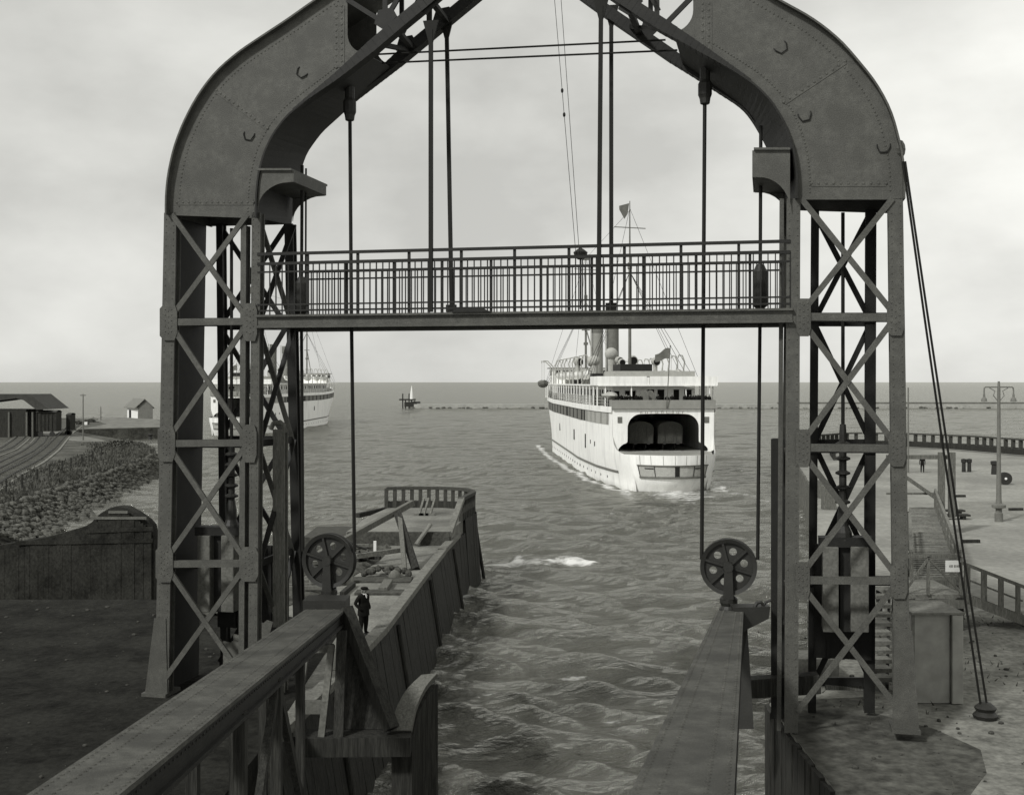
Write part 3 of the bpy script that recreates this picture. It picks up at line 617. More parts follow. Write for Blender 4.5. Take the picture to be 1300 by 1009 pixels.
# curved fender at the lower middle
lft = [P(*p, d) for p, d in (((536,861),33),((516,880),32.6),((503,903),32.2),((497,930),31.8))]; rgt = [P(*p, d) for p, d in (((556,859),33),((541,876),32.6),((529,900),32.2),((523,930),31.8))]
t = thing('slip_fender', 'curved plank topped fender bending down at the foot of the left pier wall', 'fender', (-2.6, 32.3, 0))
b = MB(); A = smooth_pts(lft, 14, 2); B = smooth_pts(rgt, 14, 2); b.plate(A, B, .16); b.build('planking', M['oak'], t, True)
b = MB()
for i in range(13):
    q = [A[i], B[i], B[i+1], A[i+1]]; q = [p-V((0,0,.2)) for p in q]; b.hexa([V((p.x, p.y, -.8)) for p in q], q)
b.build('fender_body', M['tar'], t, True)
# ------------------------------------------------------------------ left pier (with the man)
edge = [(-6.1,30),(-5.55,35),(-4.9,41),(-4.15,56),(-3.55,66.5),(-2.9,73),(-2.35,76.0),(-2.9,78.3),(-4.3,79.4),(-6.2,79.6),(-8.4,79.2)]
pier = edge+[(-9.2,74),(-10.2,66),(-11.2,60),(-12.5,47),(-12.9,42),(-6.4,30)]
slab('pier', pier, 3.585, M['conc'])
slab('pier', [(-9.3,66.2),(-3.5,66.2),(-2.95,72.6),(-2.5,75.9),(-3.0,78.1),(-4.3,79.2),(-6.2,79.4),(-8.3,79.0),(-9.0,74)], 4.3, M['conc'], 3.5)
b = MB(); b.box((-6.35, 66.1, 3.95), 5.7, .3, .76); tag(b.build('retaining_wall', M['brick']), 'low dark brick step wall across the left pier, behind the derrick', 'wall')
# rough lower ground on the pier's left half
b = MB(); n = 16; vsx = []
for i in range(n):
    for j in range(26):
        u, v = i/(n-1), j/25; y = 46+v*19; xl = np.interp(y, [44, 60, 66], [-12.6, -11.1, -10.1]); xr = np.interp(y, [44, 51, 60, 66], [-10.5, -8.1, -6.8, -6.6])
        vsx.append((xl+(xr-xl)*u, y, 3.62+random.uniform(0, .22)*(0 < i < n-1)))
b.add(vsx, [(i*26+j, i*26+j+1, (i+1)*26+j+1, (i+1)*26+j) for i in range(n-1) for j in range(25)])
tag(b.build('rubble_ground', M['rubble'], smooth=True), kind='structure')
# timber face of the pier
t = thing('pier_wall', 'tall tarred timber wall along the left pier, dark above the churning water', 'pier wall', (-4, 56, 0))
ep = [V((x, y, 0)) for x, y in edge]; top = resample(ep, 90)
b = MB()
for i in range(len(top)-1):
    p, q = top[i], top[i+1]; d = (q-p).normalized(); o = V((d.y, -d.x, 0)); lo = o*(.95+random.uniform(-.015,.015)); hi = o*(.14+random.uniform(-.008,.008))
    if i % 1 == 0:
        k = random.uniform(-.05, .03)+(.86 if p.y > 71.5 else 0); lo = lo*(.55 if p.y > 68 else 1); b.hexa([p+V((0,0,-1.5)), q-d*.012+V((0,0,-1.5)), q-d*.012+lo+V((0,0,-1.5)), p+lo+V((0,0,-1.5))], [p+V((0,0,3.5)), q-d*.012+V((0,0,3.5)), q-d*.012+hi+V((0,0,3.5+k)), p+hi+V((0,0,3.5+k))])
b.build('plank_face', M['tar'], t, True)
for i in range(9, 80, 17):
    p = top[i]; d = (top[i+1]-top[i-1]).normalized(); o = V((d.y, -d.x, 0)); b = MB(); b.tube(p+o*.98+V((0,0,-1.5)), p+o*.22+V((0,0,3.3)), .11, n=8); b.build('fender_pile', M['tar'], t, True)
ct = resample(ep[:7], 8)
for i in range(6):
    p, q = ct[i], ct[i+1]; d = (q-p).normalized(); o = V((d.y, -d.x, 0)); b = MB(); z = 3.66 if i < 5 else 3.72
    b.beam(p+o*.02+V((0,0,z))+d*.02, q+o*.02+V((0,0,z))-d*.04, .46, .26); b.build('cap_timber', M['oakcap'], t, True, bevel=.02)
def palisade(name, label, pts, z0, h, nseg, mt, band=.45, wid=.3, group=None):
    t = thing(name, label, 'timber palisade', pts[len(pts)//2], group=group); q = resample(pts, nseg+1)
    b = MB()
    for i in range(nseg):
        d = (q[i+1]-q[i]).normalized(); a, c = q[i]+V((0,0,z0+h)), q[i+1]+d*.03+V((0,0,z0+h)); b.beam(a, c, wid, .2)
    b.build('top_rail', M[mt], t, True)
    b = MB()
    for i in range(nseg):
        d = (q[i+1]-q[i]).normalized(); b.beam(q[i]+V((0,0,z0+band/2)), q[i+1]+d*.02+V((0,0,z0+band/2)), .2, band)
    b.build('lower_panel', M['tar'], t, True)
    for i in range(nseg+1):
        
        b = MB(); b.box(q[i]+V((0,0,z0+h/2)), .24*(1+(nseg > 60)), .24, h); b.build('post', M[mt], t, True)
    return t
fe = smooth_pts([V((x, y, 0)) for x, y in [(-8.4,79.0),(-6.2,79.3),(-4.4,79.1),(-3.0,78.2),(-2.4,76.1),(-2.85,73.2),(-3.1,71.4)]], 34, 2)
palisade('pier_palisade', 'curved timber palisade with square openings at the tip of the left pier', fe, 4.3, 1.3, 22, 'oakd')
b = MB(); b.beam(V((-3.05,71.6,5.6)), V((-3.6,66.2,3.95)), .36, .26); tag(b.build('raking_timber', M['oakcap'], bevel=.02), 'raking bleached timber sloping down from the pier palisade to the edge cap', 'timber')
# props under the palisade
for k, x in enumerate((535, 541, 549)):
    b = MB(); b.beam(G(x-3, 654, 4.3), G(x, 654, 4.3)+V((.1,.8,1.0)), .12, .12)
    b.box(G(x-3, 654, 4.3)+V((0,0,.06)), .6, .3, .12)
    tag(b.build('palisade_prop', M['oakcap']), ['leftmost', 'middle', 'rightmost'][k]+' of three slanting pale props behind the pier palisade', 'prop', 'props behind the palisade')
# derrick of three timbers
t = thing('timber_derrick', 'three legged timber derrick with a long slanting boom on the left pier', 'derrick', G(515, 726))
D_ = 58
b = MB(); b.beam(G(528,723)+V((0,0,.0)), P(505,652,60.5), .36, .3, (0,1,0)); b.build('leg', M['tar'], t, True)
b = MB(); b.beam(G(514,726), P(508,655,60.3), .22, .22, (0,1,0)); b.build('leg', M['oak'], t, True)
b = MB(); b.beam(P(396,708,57), P(524,638,61.5), .28, .28); b.build('boom', M['oak'], t, True)
b = MB(); b.beam(P(452,706,57.5), P(516,697,59.2), .2, .22); b.build('brace', M['oakcap'], t, True)
# odds and ends on the pier
def plank(label, p, q, w_, h, m, cat='timber', name='plank'):
    b = MB(); b.beam(p, q, w_, h); return tag(b.build(name, M[m], bevel=.015), label, cat)
plank('pale plank leaning up against the dark brick step on the pier', G(529,692)+V((0,-.4,.1)), P(547,667,66.0)+V((0,-.05,.1)), .34, .12, 'oakcap')
plank('dark baulk lying along the raised strip left of the man', G(434,757)+V((0,0,.1)), G(449,744)+V((0,0,.1)), .2, .2, 'tar')
plank('dark timber lying slantwise beside a shallow trench on the pier', G(486,752)+V((0,0,.12)), G(493,741)+V((0,0,.12)), .4, .2, 'oak')
plank('long dark timber on the pier edge beyond the derrick, left side', G(454,660)+V((0,0,.3)), G(505,652)+V((0,0,.5)), .3, .3, 'tar')
plank('dark baulk lying left of the derrick boom near the pulley', G(444,709)+V((0,0,.15)), G(470,707)+V((0,0,.15)), .3, .25, 'tar')
b = MB(); b.box((-6.2, 54.3, 3.62), 3.2, 1.3, .1); tag(b.build('hatch_cover', M['brick'], bevel=.02), 'dark flat hatch cover set into the pier beside the rubble heap', 'hatch')
b = MB(); b.box((-5.6, 51.0, 3.63), 2.3, .9, .12); tag(b.build('hatch_cover', M['brick'], bevel=.02), 'dark flat hatch cover in the pier just behind the man', 'hatch')
b = MB()
for k in range(26):
    a, r_ = random.uniform(0, 6.28), random.uniform(0, 1)**.6*.9; c = G(490,731)+V((r_*1.3*math.cos(a), r_*math.sin(a), .12+.35*(1-r_))); b.ball(c, random.uniform(.1,.25), random.uniform(.1,.25), random.uniform(.08,.2), 7)
tag(b.build('rubble_heap', M['brick']), 'dark heap of rubble lying on the pier below the derrick', 'rubble heap', kind='stuff')
b = MB(); b.lathe(G(501,734), [(.3,0),(.28,.2),(.16,.34),(.03,.4)], 10); tag(b.build('stone', M['concd'], smooth=True), 'rounded grey stone at the right of the rubble heap', 'stone')
b = MB(); b.box(G(476,704)+V((0,0,.35)), .14, .14, .75); tag(b.build('marker_post', M['lime']), 'short white post standing in the rubble left of the derrick', 'post')
b = MB(); b.lathe(G(441,741), [(.34,0),(.3,.06),(.2,.5),(.17,.62),(.02,.64)], 4); tag(b.build('stone_post', M['conc']), 'small pale tapered stone block right of the left pulley', 'stone')
t = thing('cable_drum', 'small dark cable reel with a curved arm, right of the left pulley', 'reel', G(462,716))
b = MB(); c = G(462,716)+V((0,0,.35)); b.lathe(c-V((.25,0,0)), [(.35,0),(.35,.05),(.16,.06),(.16,.44),(.35,.45),(.35,.5)], 14, (1,0,0)); b.build('reel', M['tar'], t, True)
b = MB(); b.path([P(438,684,57), P(446,689,57), P(455,694,57), P(465,697,57.3)], .06, 6); b.build('arm', M['iron'], t, True)
# brick platform at the far left of the pier
b = MB(); b.box((-10.3, 69.6, 3.4), 3.2, 5.0, 1.0); tag(b.build('loading_platform', M['brick'], bevel=.03), 'low brick platform at the left rim of the pier behind the pulley', 'platform')
for k in range(9):
    x, y = random.uniform(-11.2, -8.2), random.uniform(50, 64); a = random.uniform(-.6, .6)
    b = MB(); l = random.uniform(1.2, 3.0); b.beam(V((x, y, 3.86)), V((x+l*math.cos(a), y+l*math.sin(a), 3.9)), .22, .16)
    tag(b.build('loose_board', M[random.choice(['oak', 'oakcap', 'tar'])]), 'loose weathered board lying in the rubble on the left pier', 'board', 'loose boards on the pier rubble')
# ------------------------------------------------------------------ second jetty at the left
t = thing('timber_jetty', 'dark timber clad jetty with a rounded hump at its head, far left', 'jetty', P(120, 760, 66))
out = [(-40,700),(0,692),(60,682),(108,668),(116,663),(128,651),(140,644.5),(150,643),(160,644.5),(172,651),(186,661),(192,668),(195,682),(196,790),(-40,790)]
b = MB(); DJ = 66; b.prism([P(x, y, DJ) for x, y in out], (0, 1.0, 0))
J = b.build('jetty_body', M['tarj'], t, True)
b = MB()
for k in range(64):
    x = -30+k*3.5+random.uniform(-.4,.4); yt = np.interp(x, [p[0] for p in out[:12]], [p[1] for p in out[:12]]); q = P(x, yt+7, DJ-.08)
    b.box((q.x, q.y-random.uniform(0,.04), (q.z-.2)/2), .19, .2, q.z+.2)
b.build('plank_face', M['tarj'], t, True)
for y, x0, x1 in ((650,138,162),(657.5,118,186),(671,110,194),(686,20,194)):
    b = MB(); b.beam(P(x0,y+(3 if y > 669 else 0),DJ-.2), P(x1,y,DJ-.2), .12, .14 if y < 660 else .22); b.build('waling', M['concd'] if y < 660 else M['tarj'], t, True)
# ------------------------------------------------------------------ left shore
LZ = 2.5
slab('embankment', [(-42.3,86),(-43.8,104),(-46.2,118),(-48.0,140),(-50.4,157),(-52,168),(-55.8,181),(-62.6,197.5),(-64.5,203),(-68,208),(-91,245),(-93,254),(-76,268),(-86.3,296),(-95,318),(-104,336),(-125,337),(-240,338),(-420,330),(-420,60),(-60,60),(-42,70)], LZ, M['grass'])
slab('path', [(-70,204),(-92,243),(-96,243),(-99,238),(-74,202)], LZ+.05, M['conc'], 2.4)
slab('path', [(-77,268),(-87,296),(-96,319),(-105,335.5),(-124,336.5),(-122,330),(-113,318),(-98,286),(-94,262),(-95,254.5)], LZ+.09, M['conc'], 2.4)
# sloped stone revetment, many loose stones
shore = [V(p) for p in ((-37.2,92,0),(-39.3,104,0),(-41,117,0),(-44.3,137,0),(-47.3,155,0),(-49.5,167,0),(-53.4,180,0),(-61.3,196,0))]
tops = [V(p) for p in ((-41.5,88,LZ),(-43,104,LZ),(-45.4,118,LZ),(-47.2,140,LZ),(-49.6,157,LZ),(-51.2,168,LZ),(-55,181,LZ),(-62.4,197,LZ))]
A = resample(shore, 120); B = resample(tops, 120); b = MB()
lo = [p+V((1.0,-.3,-1.2)) for p in A]; hi = [p+V((-1.2,0,.06)) for p in B]
b.add(lo+hi, [(i, i+1, 121+i, 120+i) for i in range(119)])
for k in range(4200):
    t_ = random.random()**1.3; i = int(t_*118); u = random.uniform(-.12, .97); c = A[i].lerp(A[i+1], random.random()).lerp(B[i], u); r_ = (.07+.3*random.random()**2.6)*(1.4 if u < .12 else 1)
    b.ball(c, r_*random.uniform(.8,1.4), r_*random.uniform(.8,1.4), r_*random.uniform(.6,.95), 6)
tag(b.build('revetment', M['stone']), kind='structure')
b = MB()
for k in range(6000):
    t_ = random.random(); i = int(t_*118); c = B[i].lerp(B[i+1], random.random())+V((-random.random()**1.6*9-.2, random.uniform(-2,2), 0)); h = random.uniform(.15,.5); a = random.uniform(0, 6.28); d = V((math.cos(a), math.sin(a), 0))*.12
    b.add([c-d, c+d, c+d*.2+V((random.uniform(-.1,.1),0,h))], [(0,1,2)])
tag(b.build('bank_grass', M['grass']), kind='stuff')
def track(label, pts):
    t = thing('railway_track', label, 'railway track', pts[len(pts)//2], group='railway tracks on the left shore')
    q = smooth_pts([V(p) for p in pts], 60, 4); s = lambda i: (q[min(i+1,59)]-q[max(i-1,0)]).normalized(); nr = [V((s(i).y, -s(i).x, 0)) for i in range(60)]
    b = MB(); b.plate([q[i]-nr[i]*1.55+V((0,0,.1)) for i in range(60)], [q[i]+nr[i]*1.55+V((0,0,.1)) for i in range(60)], .09); b.build('ballast', M['gravel'], t, True)
    for sg in (-1, 1): b = MB(); b.path([q[i]+nr[i]*.72*sg+V((0,0,.3)) for i in range(60)], .09, 4); b.build('rail', M['iron'], t, True)
    b = MB()
    for i in range(0, 59):
        for f in (0, .5): c = q[i].lerp(q[i+1], f); b.beam(c-nr[i]*1.3+V((0,0,.2)), c+nr[i]*1.3+V((0,0,.2)), .26, .1)
    b.build('sleepers', M['concd'], t, True)
ends = lambda p, z=LZ: tuple(G(p[0], p[1], z))
track('curved railway track nearest the sea, sweeping past the dark shed', [ends((-60,648)),ends((8,604)),ends((40,588)),ends((62,572)),ends((74,559)),ends((84,549)),ends((96,541))])
track('curved railway track in the middle, running up to the dark shed', [ends((-60,622)),ends((8,589)),ends((34,576)),ends((50,564)),ends((56,555.5))])
track('curved railway track farthest inland, disappearing behind the shed', [ends((-60,596)),ends((8,571)),ends((22,561)),ends((28,555.5))])
# wire fence along the top of the bank
t = thing('wire_fence', 'low wire fence on dark posts along the grassy bank top', 'fence', G(60, 598, LZ))
fp = [G(x, y, LZ) for x, y in ((-20,640),(8,629),(28,620),(47,612.5),(63,606),(79,600),(90,596),(104,591),(117,586),(129,580))]
for p in fp: b = MB(); b.box(p+V((0,0,.7)), .13, .13, 1.4); b.build('post', M['tar'], t, True)
b = MB()
for h in (.5, .9, 1.3): b.path([p+V((0,0,h)) for p in fp], .02, 4)
b.build('wires', M['rope'], t, True)
# hut, sunlit side painted white and gable grey to carry the light
hb = G(172, 531.5, LZ)
t = thing('harbour_hut', 'small gabled hut with its sunlit side wall painted white on the far mole', 'hut', hb, R(0))
D = hb.y; k = D/F; X = lambda px: (px-CX)*k
x0, x1 = X(175), X(194); zt = LZ+14.5*k; zr = LZ+24.5*k; xa = (161.5-CX)/F*(D+9.5)
f = [V((x0,D,LZ)), V((x1,D,LZ)), V((x1,D,zt)), V(((x0+x1)/2,D,zr-.15)), V((x0,D,zt))]; dep = V(((xa-x0),9.5,0))
b = MB(); b.m = 0; b.add(f+[p+dep for p in f], [(0,1,2,3,4),(5,6,7,8,9),(1,2,7,6)]); b.m = 1; b.add([f[0],f[4],f[4]+dep,f[0]+dep], [(0,1,2,3)])
wl = b.build('wall', [M['midg'], M['lime']], t, True)
b = MB(); o = V((0,-.5,0)); ap = V(((x0+x1)/2,D,zr)); el = V((x0-.7,D,zt-.35)); er = V((x1+.7,D,zt-.35))
for e_ in (el, er): b.hexa([ap+o, e_+o, e_+dep*1.08, ap+dep*1.08], [ap+o+V((0,0,.22)), e_+o+V((0,0,.22)), e_+dep*1.08+V((0,0,.22)), ap+dep*1.08+V((0,0,.22))])
b.build('roof', M['roof'], t, True)
nrm = V((-dep.y, dep.x, 0)).normalized()
b = MB(); c0 = f[0]+dep*.62+nrm*.03; c1 = f[0]+dep*.8+nrm*.03; b.prism([c0+V((0,0,.05)), c1+V((0,0,.05)), c1+V((0,0,2.3)), c0+V((0,0,2.3))], nrm*.05); b.build('door', M['dark'], t, True)
# goods shed and wagons at the far left
sb = G(35, 555, LZ); k = sb.y/F; D = sb.y; Xs = lambda px: (px-CX)*k; Zs = lambda py: CZ+(HY-py)*k
t = thing('goods_shed', 'dark boarded goods shed with a broad pitched roof at the left edge', 'shed', sb)
b = MB(); b.box(((Xs(-70)+Xs(33))/2, D+4, (LZ+Zs(520))/2), Xs(33)-Xs(-70), 8, Zs(520)-LZ); b.build('wall', M['shed'], t, True)
b = MB(); p = [P(*q, D-.8) for q in ((-90,515),(8,516),(20,507),(29,509),(45,521),(62,519),(38,501),(22,501),(17,505),(-90,503))]
b.prism([P(*q, D-.8) for q in ((-80,518),(20,505.5),(30,508),(46,520),(62,519.5),(38,500.5),(-80,500.5))], (0,10,0)); b.build('roof', M['slate'], t, True)
for x in (12, 34.5, 42): b = MB(); b.box((Xs(x), D-.2, (LZ+Zs(523))/2), .3, .3, Zs(523)-LZ); b.build('post', M['oak'], t, True)
for (x0, x1, yt, lab, dd) in ((46.5, 71, 521, 'taller dark boarded goods wagon standing against the shed', 0), (71.5, 76, 525.5, 'low dark goods wagon just beyond the taller one', 5)):
    t = thing('goods_wagon', lab, 'railway wagon', V((Xs((x0+x1)/2), D+dd, LZ)), group='goods wagons beside the shed')
    b = MB(); b.box((Xs((x0+x1)/2), D+dd+1.4, (LZ+1.1+Zs(yt+2))/2), Xs(x1)-Xs(x0), 2.7, Zs(yt+2)-LZ-1.1)
    for j in range(6): b.box((Xs(x0)+(Xs(x1)-Xs(x0))*j/5, D+dd, (LZ+1.1+Zs(yt+2))/2), .12, .16, Zs(yt+2)-LZ-1.1)
    b.build('body', M['shed'], t, True)
    b = MB(); b.plate([V((Xs(x0)-.1, D+dd-.15+j*.5, Zs(yt+2)+.35*math.sin(j/6*math.pi))) for j in range(7)], [V((Xs(x1)+.1, D+dd-.15+j*.5, Zs(yt+2)+.35*math.sin(j/6*math.pi))) for j in range(7)], .06); b.build('roof', M['slate'], t, True)
    for xx in (x0+(x1-x0)*.2, x0+(x1-x0)*.8): b = MB(); b.lathe((Xs(xx), D+dd, LZ+.6), [(.1,0),(.5,0),(.5,.12),(.1,.12)], 14, (0,1,0)); b.build('wheel', M['iron'], t, True)
# poles, bushes and small clutter on the left shore
def pole(label, px, yb, yt, r_, z=LZ, arms=()):
    q = G(px, yb, z); t = thing('signal_pole', label, 'pole', q); h = (yb-yt)*q.y/F; b = MB(); b.tube(q, q+V((0,0,h)), r_, r_*.7); b.build('mast', M['midg'], t, True)
    for f, w_ in arms: b = MB(); b.beam(q+V((-w_,0,h*f)), q+V((w_,0,h*f)), .12, .16); b.build('crossarm', M['midg'], t, True)
pole('tall thin pole standing between the shed and the hut', 105.5, 559, 500, .13, arms=((.97,.5),))
pole('shorter pole with a cross piece on the mole before the sea', 128, 533.5, 516, .16, arms=((.6,.35),))
pole('short thin pole among the bushes left of the tall one', 95, 537, 524, .14)
pole('thin pole rising beside the right tower beyond the gangway', 1153, 600, 492, .1, QZ)
for k, (px, py, r_, lab) in enumerate(((97,538.5,1.0,'dark low bush left of the tall thin pole'),(106,538.5,1.1,'dark low bush at the tall thin pole'),(116,536,1.3,'dark round bush right of the tall thin pole'),(88,547,.9,'small dark bush beside the wagons'),(160,566,1.6,'broad dark bush on the bank below the hut'),(148,567.5,1.4,'dark bush on the bank left of the broad one'))):
    c = G(px, py, LZ); t = thing('bush', lab, 'bush', c); b = MB()
    for j in range(260):
        d = V((rng.normal(), rng.normal(), abs(rng.normal())*.8)); d = d.normalized()*(r_*rng.uniform(.5,1)*(1+.3*math.sin(d.x*5))); p = c+V((d.x*1.4,d.y,d.z*.8)); a = V(rng.normal(size=3)).normalized()*.2; e_ = a.cross(V(rng.normal(size=3))).normalized()*.14
        b.add([p-a, p+e_, p+a, p-e_], [(0,1,2,3)])
    b.build('leaves', M['grass'], t, True)
    b = MB()
    for j in range(5): b.tube(c, c+V((rng.uniform(-.6,.6)*r_, rng.uniform(-.4,.4)*r_, r_*.6)), .05, .02, 5)
    b.build('stem', M['tar'], t, True)
b = MB(); b.lathe(G(191,558,LZ), [(.42,0),(.36,.15),(.3,.6),(.45,.75),(.45,1.0),(.1,1.05)], 10); tag(b.build('bollard', M['iron']), 'dark mooring bollard on the kerb below the hut', 'bollard')
b = MB(); b.box(G(109,540,LZ)+V((0,0,.5)), .7, .1, .7); b.box(G(109,540,LZ)+V((0,.08,.4)), .12, .1, .8); tag(b.build('signboard', M['lime']), 'small white board at the foot of the tall thin pole', 'board')
# ------------------------------------------------------------------ outer mole and beacon
DM = 577
slab('breakwater', [(-50,DM-3),(-44,DM-5),(300,DM-8),(700,DM-20),(700,DM+2),(300,DM+3),(-46,DM+3)], 2.0, M['mole'], -3)
b = MB()
for k in range(420):
    b.ball(V((random.uniform(-48,520), DM-6+random.uniform(-2.0,.6), random.uniform(-.4,.5))), random.uniform(.4,1.0), random.uniform(.4,1), random.uniform(.3,.6), 6)
tag(b.build('mole_stones', M['stone']), kind='stuff')
t = thing('wave_wall', 'dark parapet along the outer side of the breakwater, right half', 'parapet', (150, DM, 2))
b = MB(); b.box((260, DM+1.5, 2.4), 260, 1.2, .9); b.build('coping', M['concd'], t, True)
bc = V((-49.5, DM-1, 0)); t = thing('harbour_beacon', 'dark piled dolphin with a slim white beacon at the tip of the breakwater', 'beacon', bc); s_ = DM/F
for x, h0, h1 in ((512,-1,19),(515.5,-1,12),(520,-1,19),(523,-1,16),(527,-1,10)):
    b = MB(); b.tube(V(((x-CX)*s_, DM-3, h0)), V(((x-CX)*s_, DM-3, CZ+(HY-518.5)*s_+h1*s_)), .32, .28); b.build('pile', M['tar'], t, True)
b = MB(); b.box(((518-CX)*s_, DM-3, 4.2), 8.0, 1.2, .7); b.box(((522-CX)*s_, DM-3, 1.9), 6, 1.6, 2.2); b.box(((529-CX)*s_, DM-3, 2.8), 4.0, 1.4, .9); b.build('platform', M['tar'], t, True)
b = MB(); b.lathe(V(((523.3-CX)*s_, DM-3, 4.5)), [(.9,0),(.75,1.8),(.5,3.8),(.2,5.8),(.05,6.5)], 10); b.build('beacon', M['lime'], t, True)
# ------------------------------------------------------------------ right quay
fr_ = [V((p[0], p[1], 0)) for p in ((33.5,138),(36.2,150),(41,161.5),(48,170),(56,169.5),(62.6,160),(66,148),(69,138),(71.5,124),(73,108))]
palisade('quay_palisade', 'long curved timber palisade with square openings round the end of the right quay', smooth_pts(fr_, 120, 3), 3.6, 1.75, 76, 'oakd', .7, .5)
b = MB()
q = smooth_pts(fr_, 60, 3)
for i in range(59):
    d = (q[i+1]-q[i]).normalized(); n_ = V((-d.y, d.x, 0)); b.beam(q[i]-n_*4.0+V((0,0,4.1)), q[i+1]-n_*4.0+V((0,0,4.1)), .3, .7)
tag(b.build('kerb_timber', M['tar']), 'dark curved kerb running inside the palisade of the right quay', 'kerb')
# timber cladding of the right quay, seen through the right tower
t = thing('quay_wall', 'pale weathered timber facing of the right quay edge behind the right tower', 'quay wall', (20, 80, 0))
wq = resample([V(p) for p in ((12,47.3,0),(16.9,66,0),(24.5,95,0),(31,128,0),(36,150,0))], 150); b = MB()
for i in range(149):
    p, q_ = wq[i], wq[i+1]; d = (q_-p).normalized(); o = V((-d.y, d.x, 0))*(.16+random.uniform(-.04,.04)); q_ = q_-d*.04; h = 3.75+random.uniform(-.08,.08)
    b.hexa([p+V((0,0,-1.5)), q_+V((0,0,-1.5)), q_+o+V((0,0,-1.5)), p+o+V((0,0,-1.5))], [p+V((0,0,h)), q_+V((0,0,h)), q_+o+V((0,0,h)), p+o+V((0,0,h))])
b.build('plank_face', M['oak'], t, True)
for px, py, z0, h, lab in ((1052,680,0,6.3,'nearer'), (1046,660,0,6.0,'farther')):
    c = G(px, py+30, 0); b = MB(); b.box(c+V((0,0,h/2-1)), .9, .9, h); tag(b.build('dolphin_pile', M['oak'], bevel=.05), lab+' of two pale square piles at the quay edge seen through the right tower', 'pile')
# street lamp
lb = G(1268, 662); h = 9.1; t = thing('street_lamp', 'tall iron lamp standard with two drooping arms on the right quay', 'street lamp', lb)
b = MB(); b.lathe(lb, [(.26,0),(.26,.55),(.2,.6),(.2,.85),(.44,.92),(.44,1.1),(.2,1.2),(.17,1.5),(.13,4),(.1,8.6),(.07,9.15)], 12); b.build('post', M['midg'], t, True, True)
b = MB(); tp = lb+V((0,0,8.72)); b.beam(tp+V((-.9,0,.05)), tp+V((.9,0,.05)), .08, .08)
for s in (-1, 1):
    b.path([tp+V((s*.1,0,-.8)), tp+V((s*.35,0,-.5)), tp+V((s*.25,0,-.2)), tp+V((s*.6,0,0))], .03, 5)
    b.path([tp+V((s*.86,0,.05)), tp+V((s*.94,0,0)), tp+V((s*.96,0,-.2)), tp+V((s*.96,0,-.45))], .045, 6)
b.build('arm', M['midg'], t, True)
for s in (-1, 1):
    b = MB(); b.lathe(tp+V((s*.96,0,-.9)), [(.02,0),(.2,.02),(.16,.2),(.08,.3),(.07,.48)], 12); b.build('lamp_shade', M['midg'], t, True)
# battened gangway
gn, gf = [(15.75,46.6),(17.65,46.6)], [(24.5,73),(26.15,73)]; gz = 4.9
t = thing('gangway', 'long battened timber gangway with handrails leading away along the right quay', 'gangway', (16.7, 46.6, QZ))
L0, R0, L1, R1 = V((*gn[0],gz)), V((*gn[1],gz)), V((*gf[0],gz)), V((*gf[1],gz))
b = MB(); d_ = V((0,0,.2)); b.hexa([L0-d_, R0-d_, R1-d_, L1-d_], [L0, R0, R1, L1]); b.build('deck', M['oak'], t, True)
for i in range(46):
    f = (i+.5)/46; a, c = L0.lerp(L1, f), R0.lerp(R1, f); b = MB(); b.beam(a+V((.08,0,.05)), c+V((-.08,0,.05)), .24, .1); b.build('batten', M['conc'] if i % 3 else M['oakcap'], t, True)
for nm, a, c, f1 in (('handrail', L0, L1, .5), ('handrail', R0, R1, 1)):
    b = MB(); b.beam(a+V((0,0,1.15)), a.lerp(c, f1)+V((0,0,1.15)), .14, .1); b.beam(a+V((0,0,.6)), a.lerp(c, f1)+V((0,0,.6)), .07, .1); hr = b.build(nm, M['oakcap'], t, True)
    for k in range(int(9*f1)+1): p = a.lerp(c, k/9); b = MB(); b.box(p+V((0,0,.55)), .12, .12, 1.15); b.build('baluster', M['oak'], hr, True)
for f in (0, .33, .66, 1):
    a, c = L0.lerp(L1, f), R0.lerp(R1, f)
    for p in (a, c): b = MB(); b.box(p+V((0,0,-.85)), .24, .24, 1.3); b.build('support', M['tar'], t, True)
for dx, wd in ((-.42,.34),(.2,.36)):
    b = MB(); b.box(R1+V((dx,-2.2,1.65)), wd, .3, 3.9); b.build('portal_post', M['oak'], t, True)
b = MB(); b.beam(R1+V((-.3,-2.2,.55)), L1+V((-1.6,-2.2,2.6)), .16, .2); b.beam(L1+V((-2,-2.0,1.1)), R1+V((-.4,-2.0,1.1)), .1, .12); b.beam(L1+V((-2,-2.0,3.3)), R1+V((0,-2.0,3.3)), .2, .25); b.build('portal_brace', M['oak'], t, True)
# landing with railing and sign, stairs down to the quay
t = thing('stair_landing', 'small timber landing with cross braced railing at the near end of the gangway', 'landing', (15.8, 44.5, QZ))
a0, a1 = P(1138,757,43.3), P(1222,759,43.3); z = 4.9; b = MB(); b.box(((a0.x+a1.x)/2, 45.0, z-.08), a1.x-a0.x+.2, 3.2, .16); b.build('deck', M['oakcap'], t, True)
b = MB(); b.box(((a0.x+a1.x)/2, 43.3, z-.33), a1.x-a0.x+.3, .16, .3); b.box(((a0.x+a1.x)/2, 43.5, z-.75), a1.x-a0.x+.2, .16, .2); b.build('fascia', M['oak'], t, True)
b = MB(); x0, x1 = a0.x+.3, a1.x-.05; xm = P(1179,735,43.3).x
b.box(((x0+x1)/2, 43.35, z+1.42), x1-x0, .1, .12)
for x in (x0, xm, x1): b.box((x, 43.35, z+.7), .11, .1, 1.4)
b.beam(V((xm, 43.33, z+1.35)), V((x1, 43.33, z+.1)), .08, .09, (0,1,0)); b.beam(V((xm, 43.33, z+1.35)), V((x0, 43.33, z+.1)), .08, .09, (0,1,0)); b.build('railing', M['oak'], t, True)
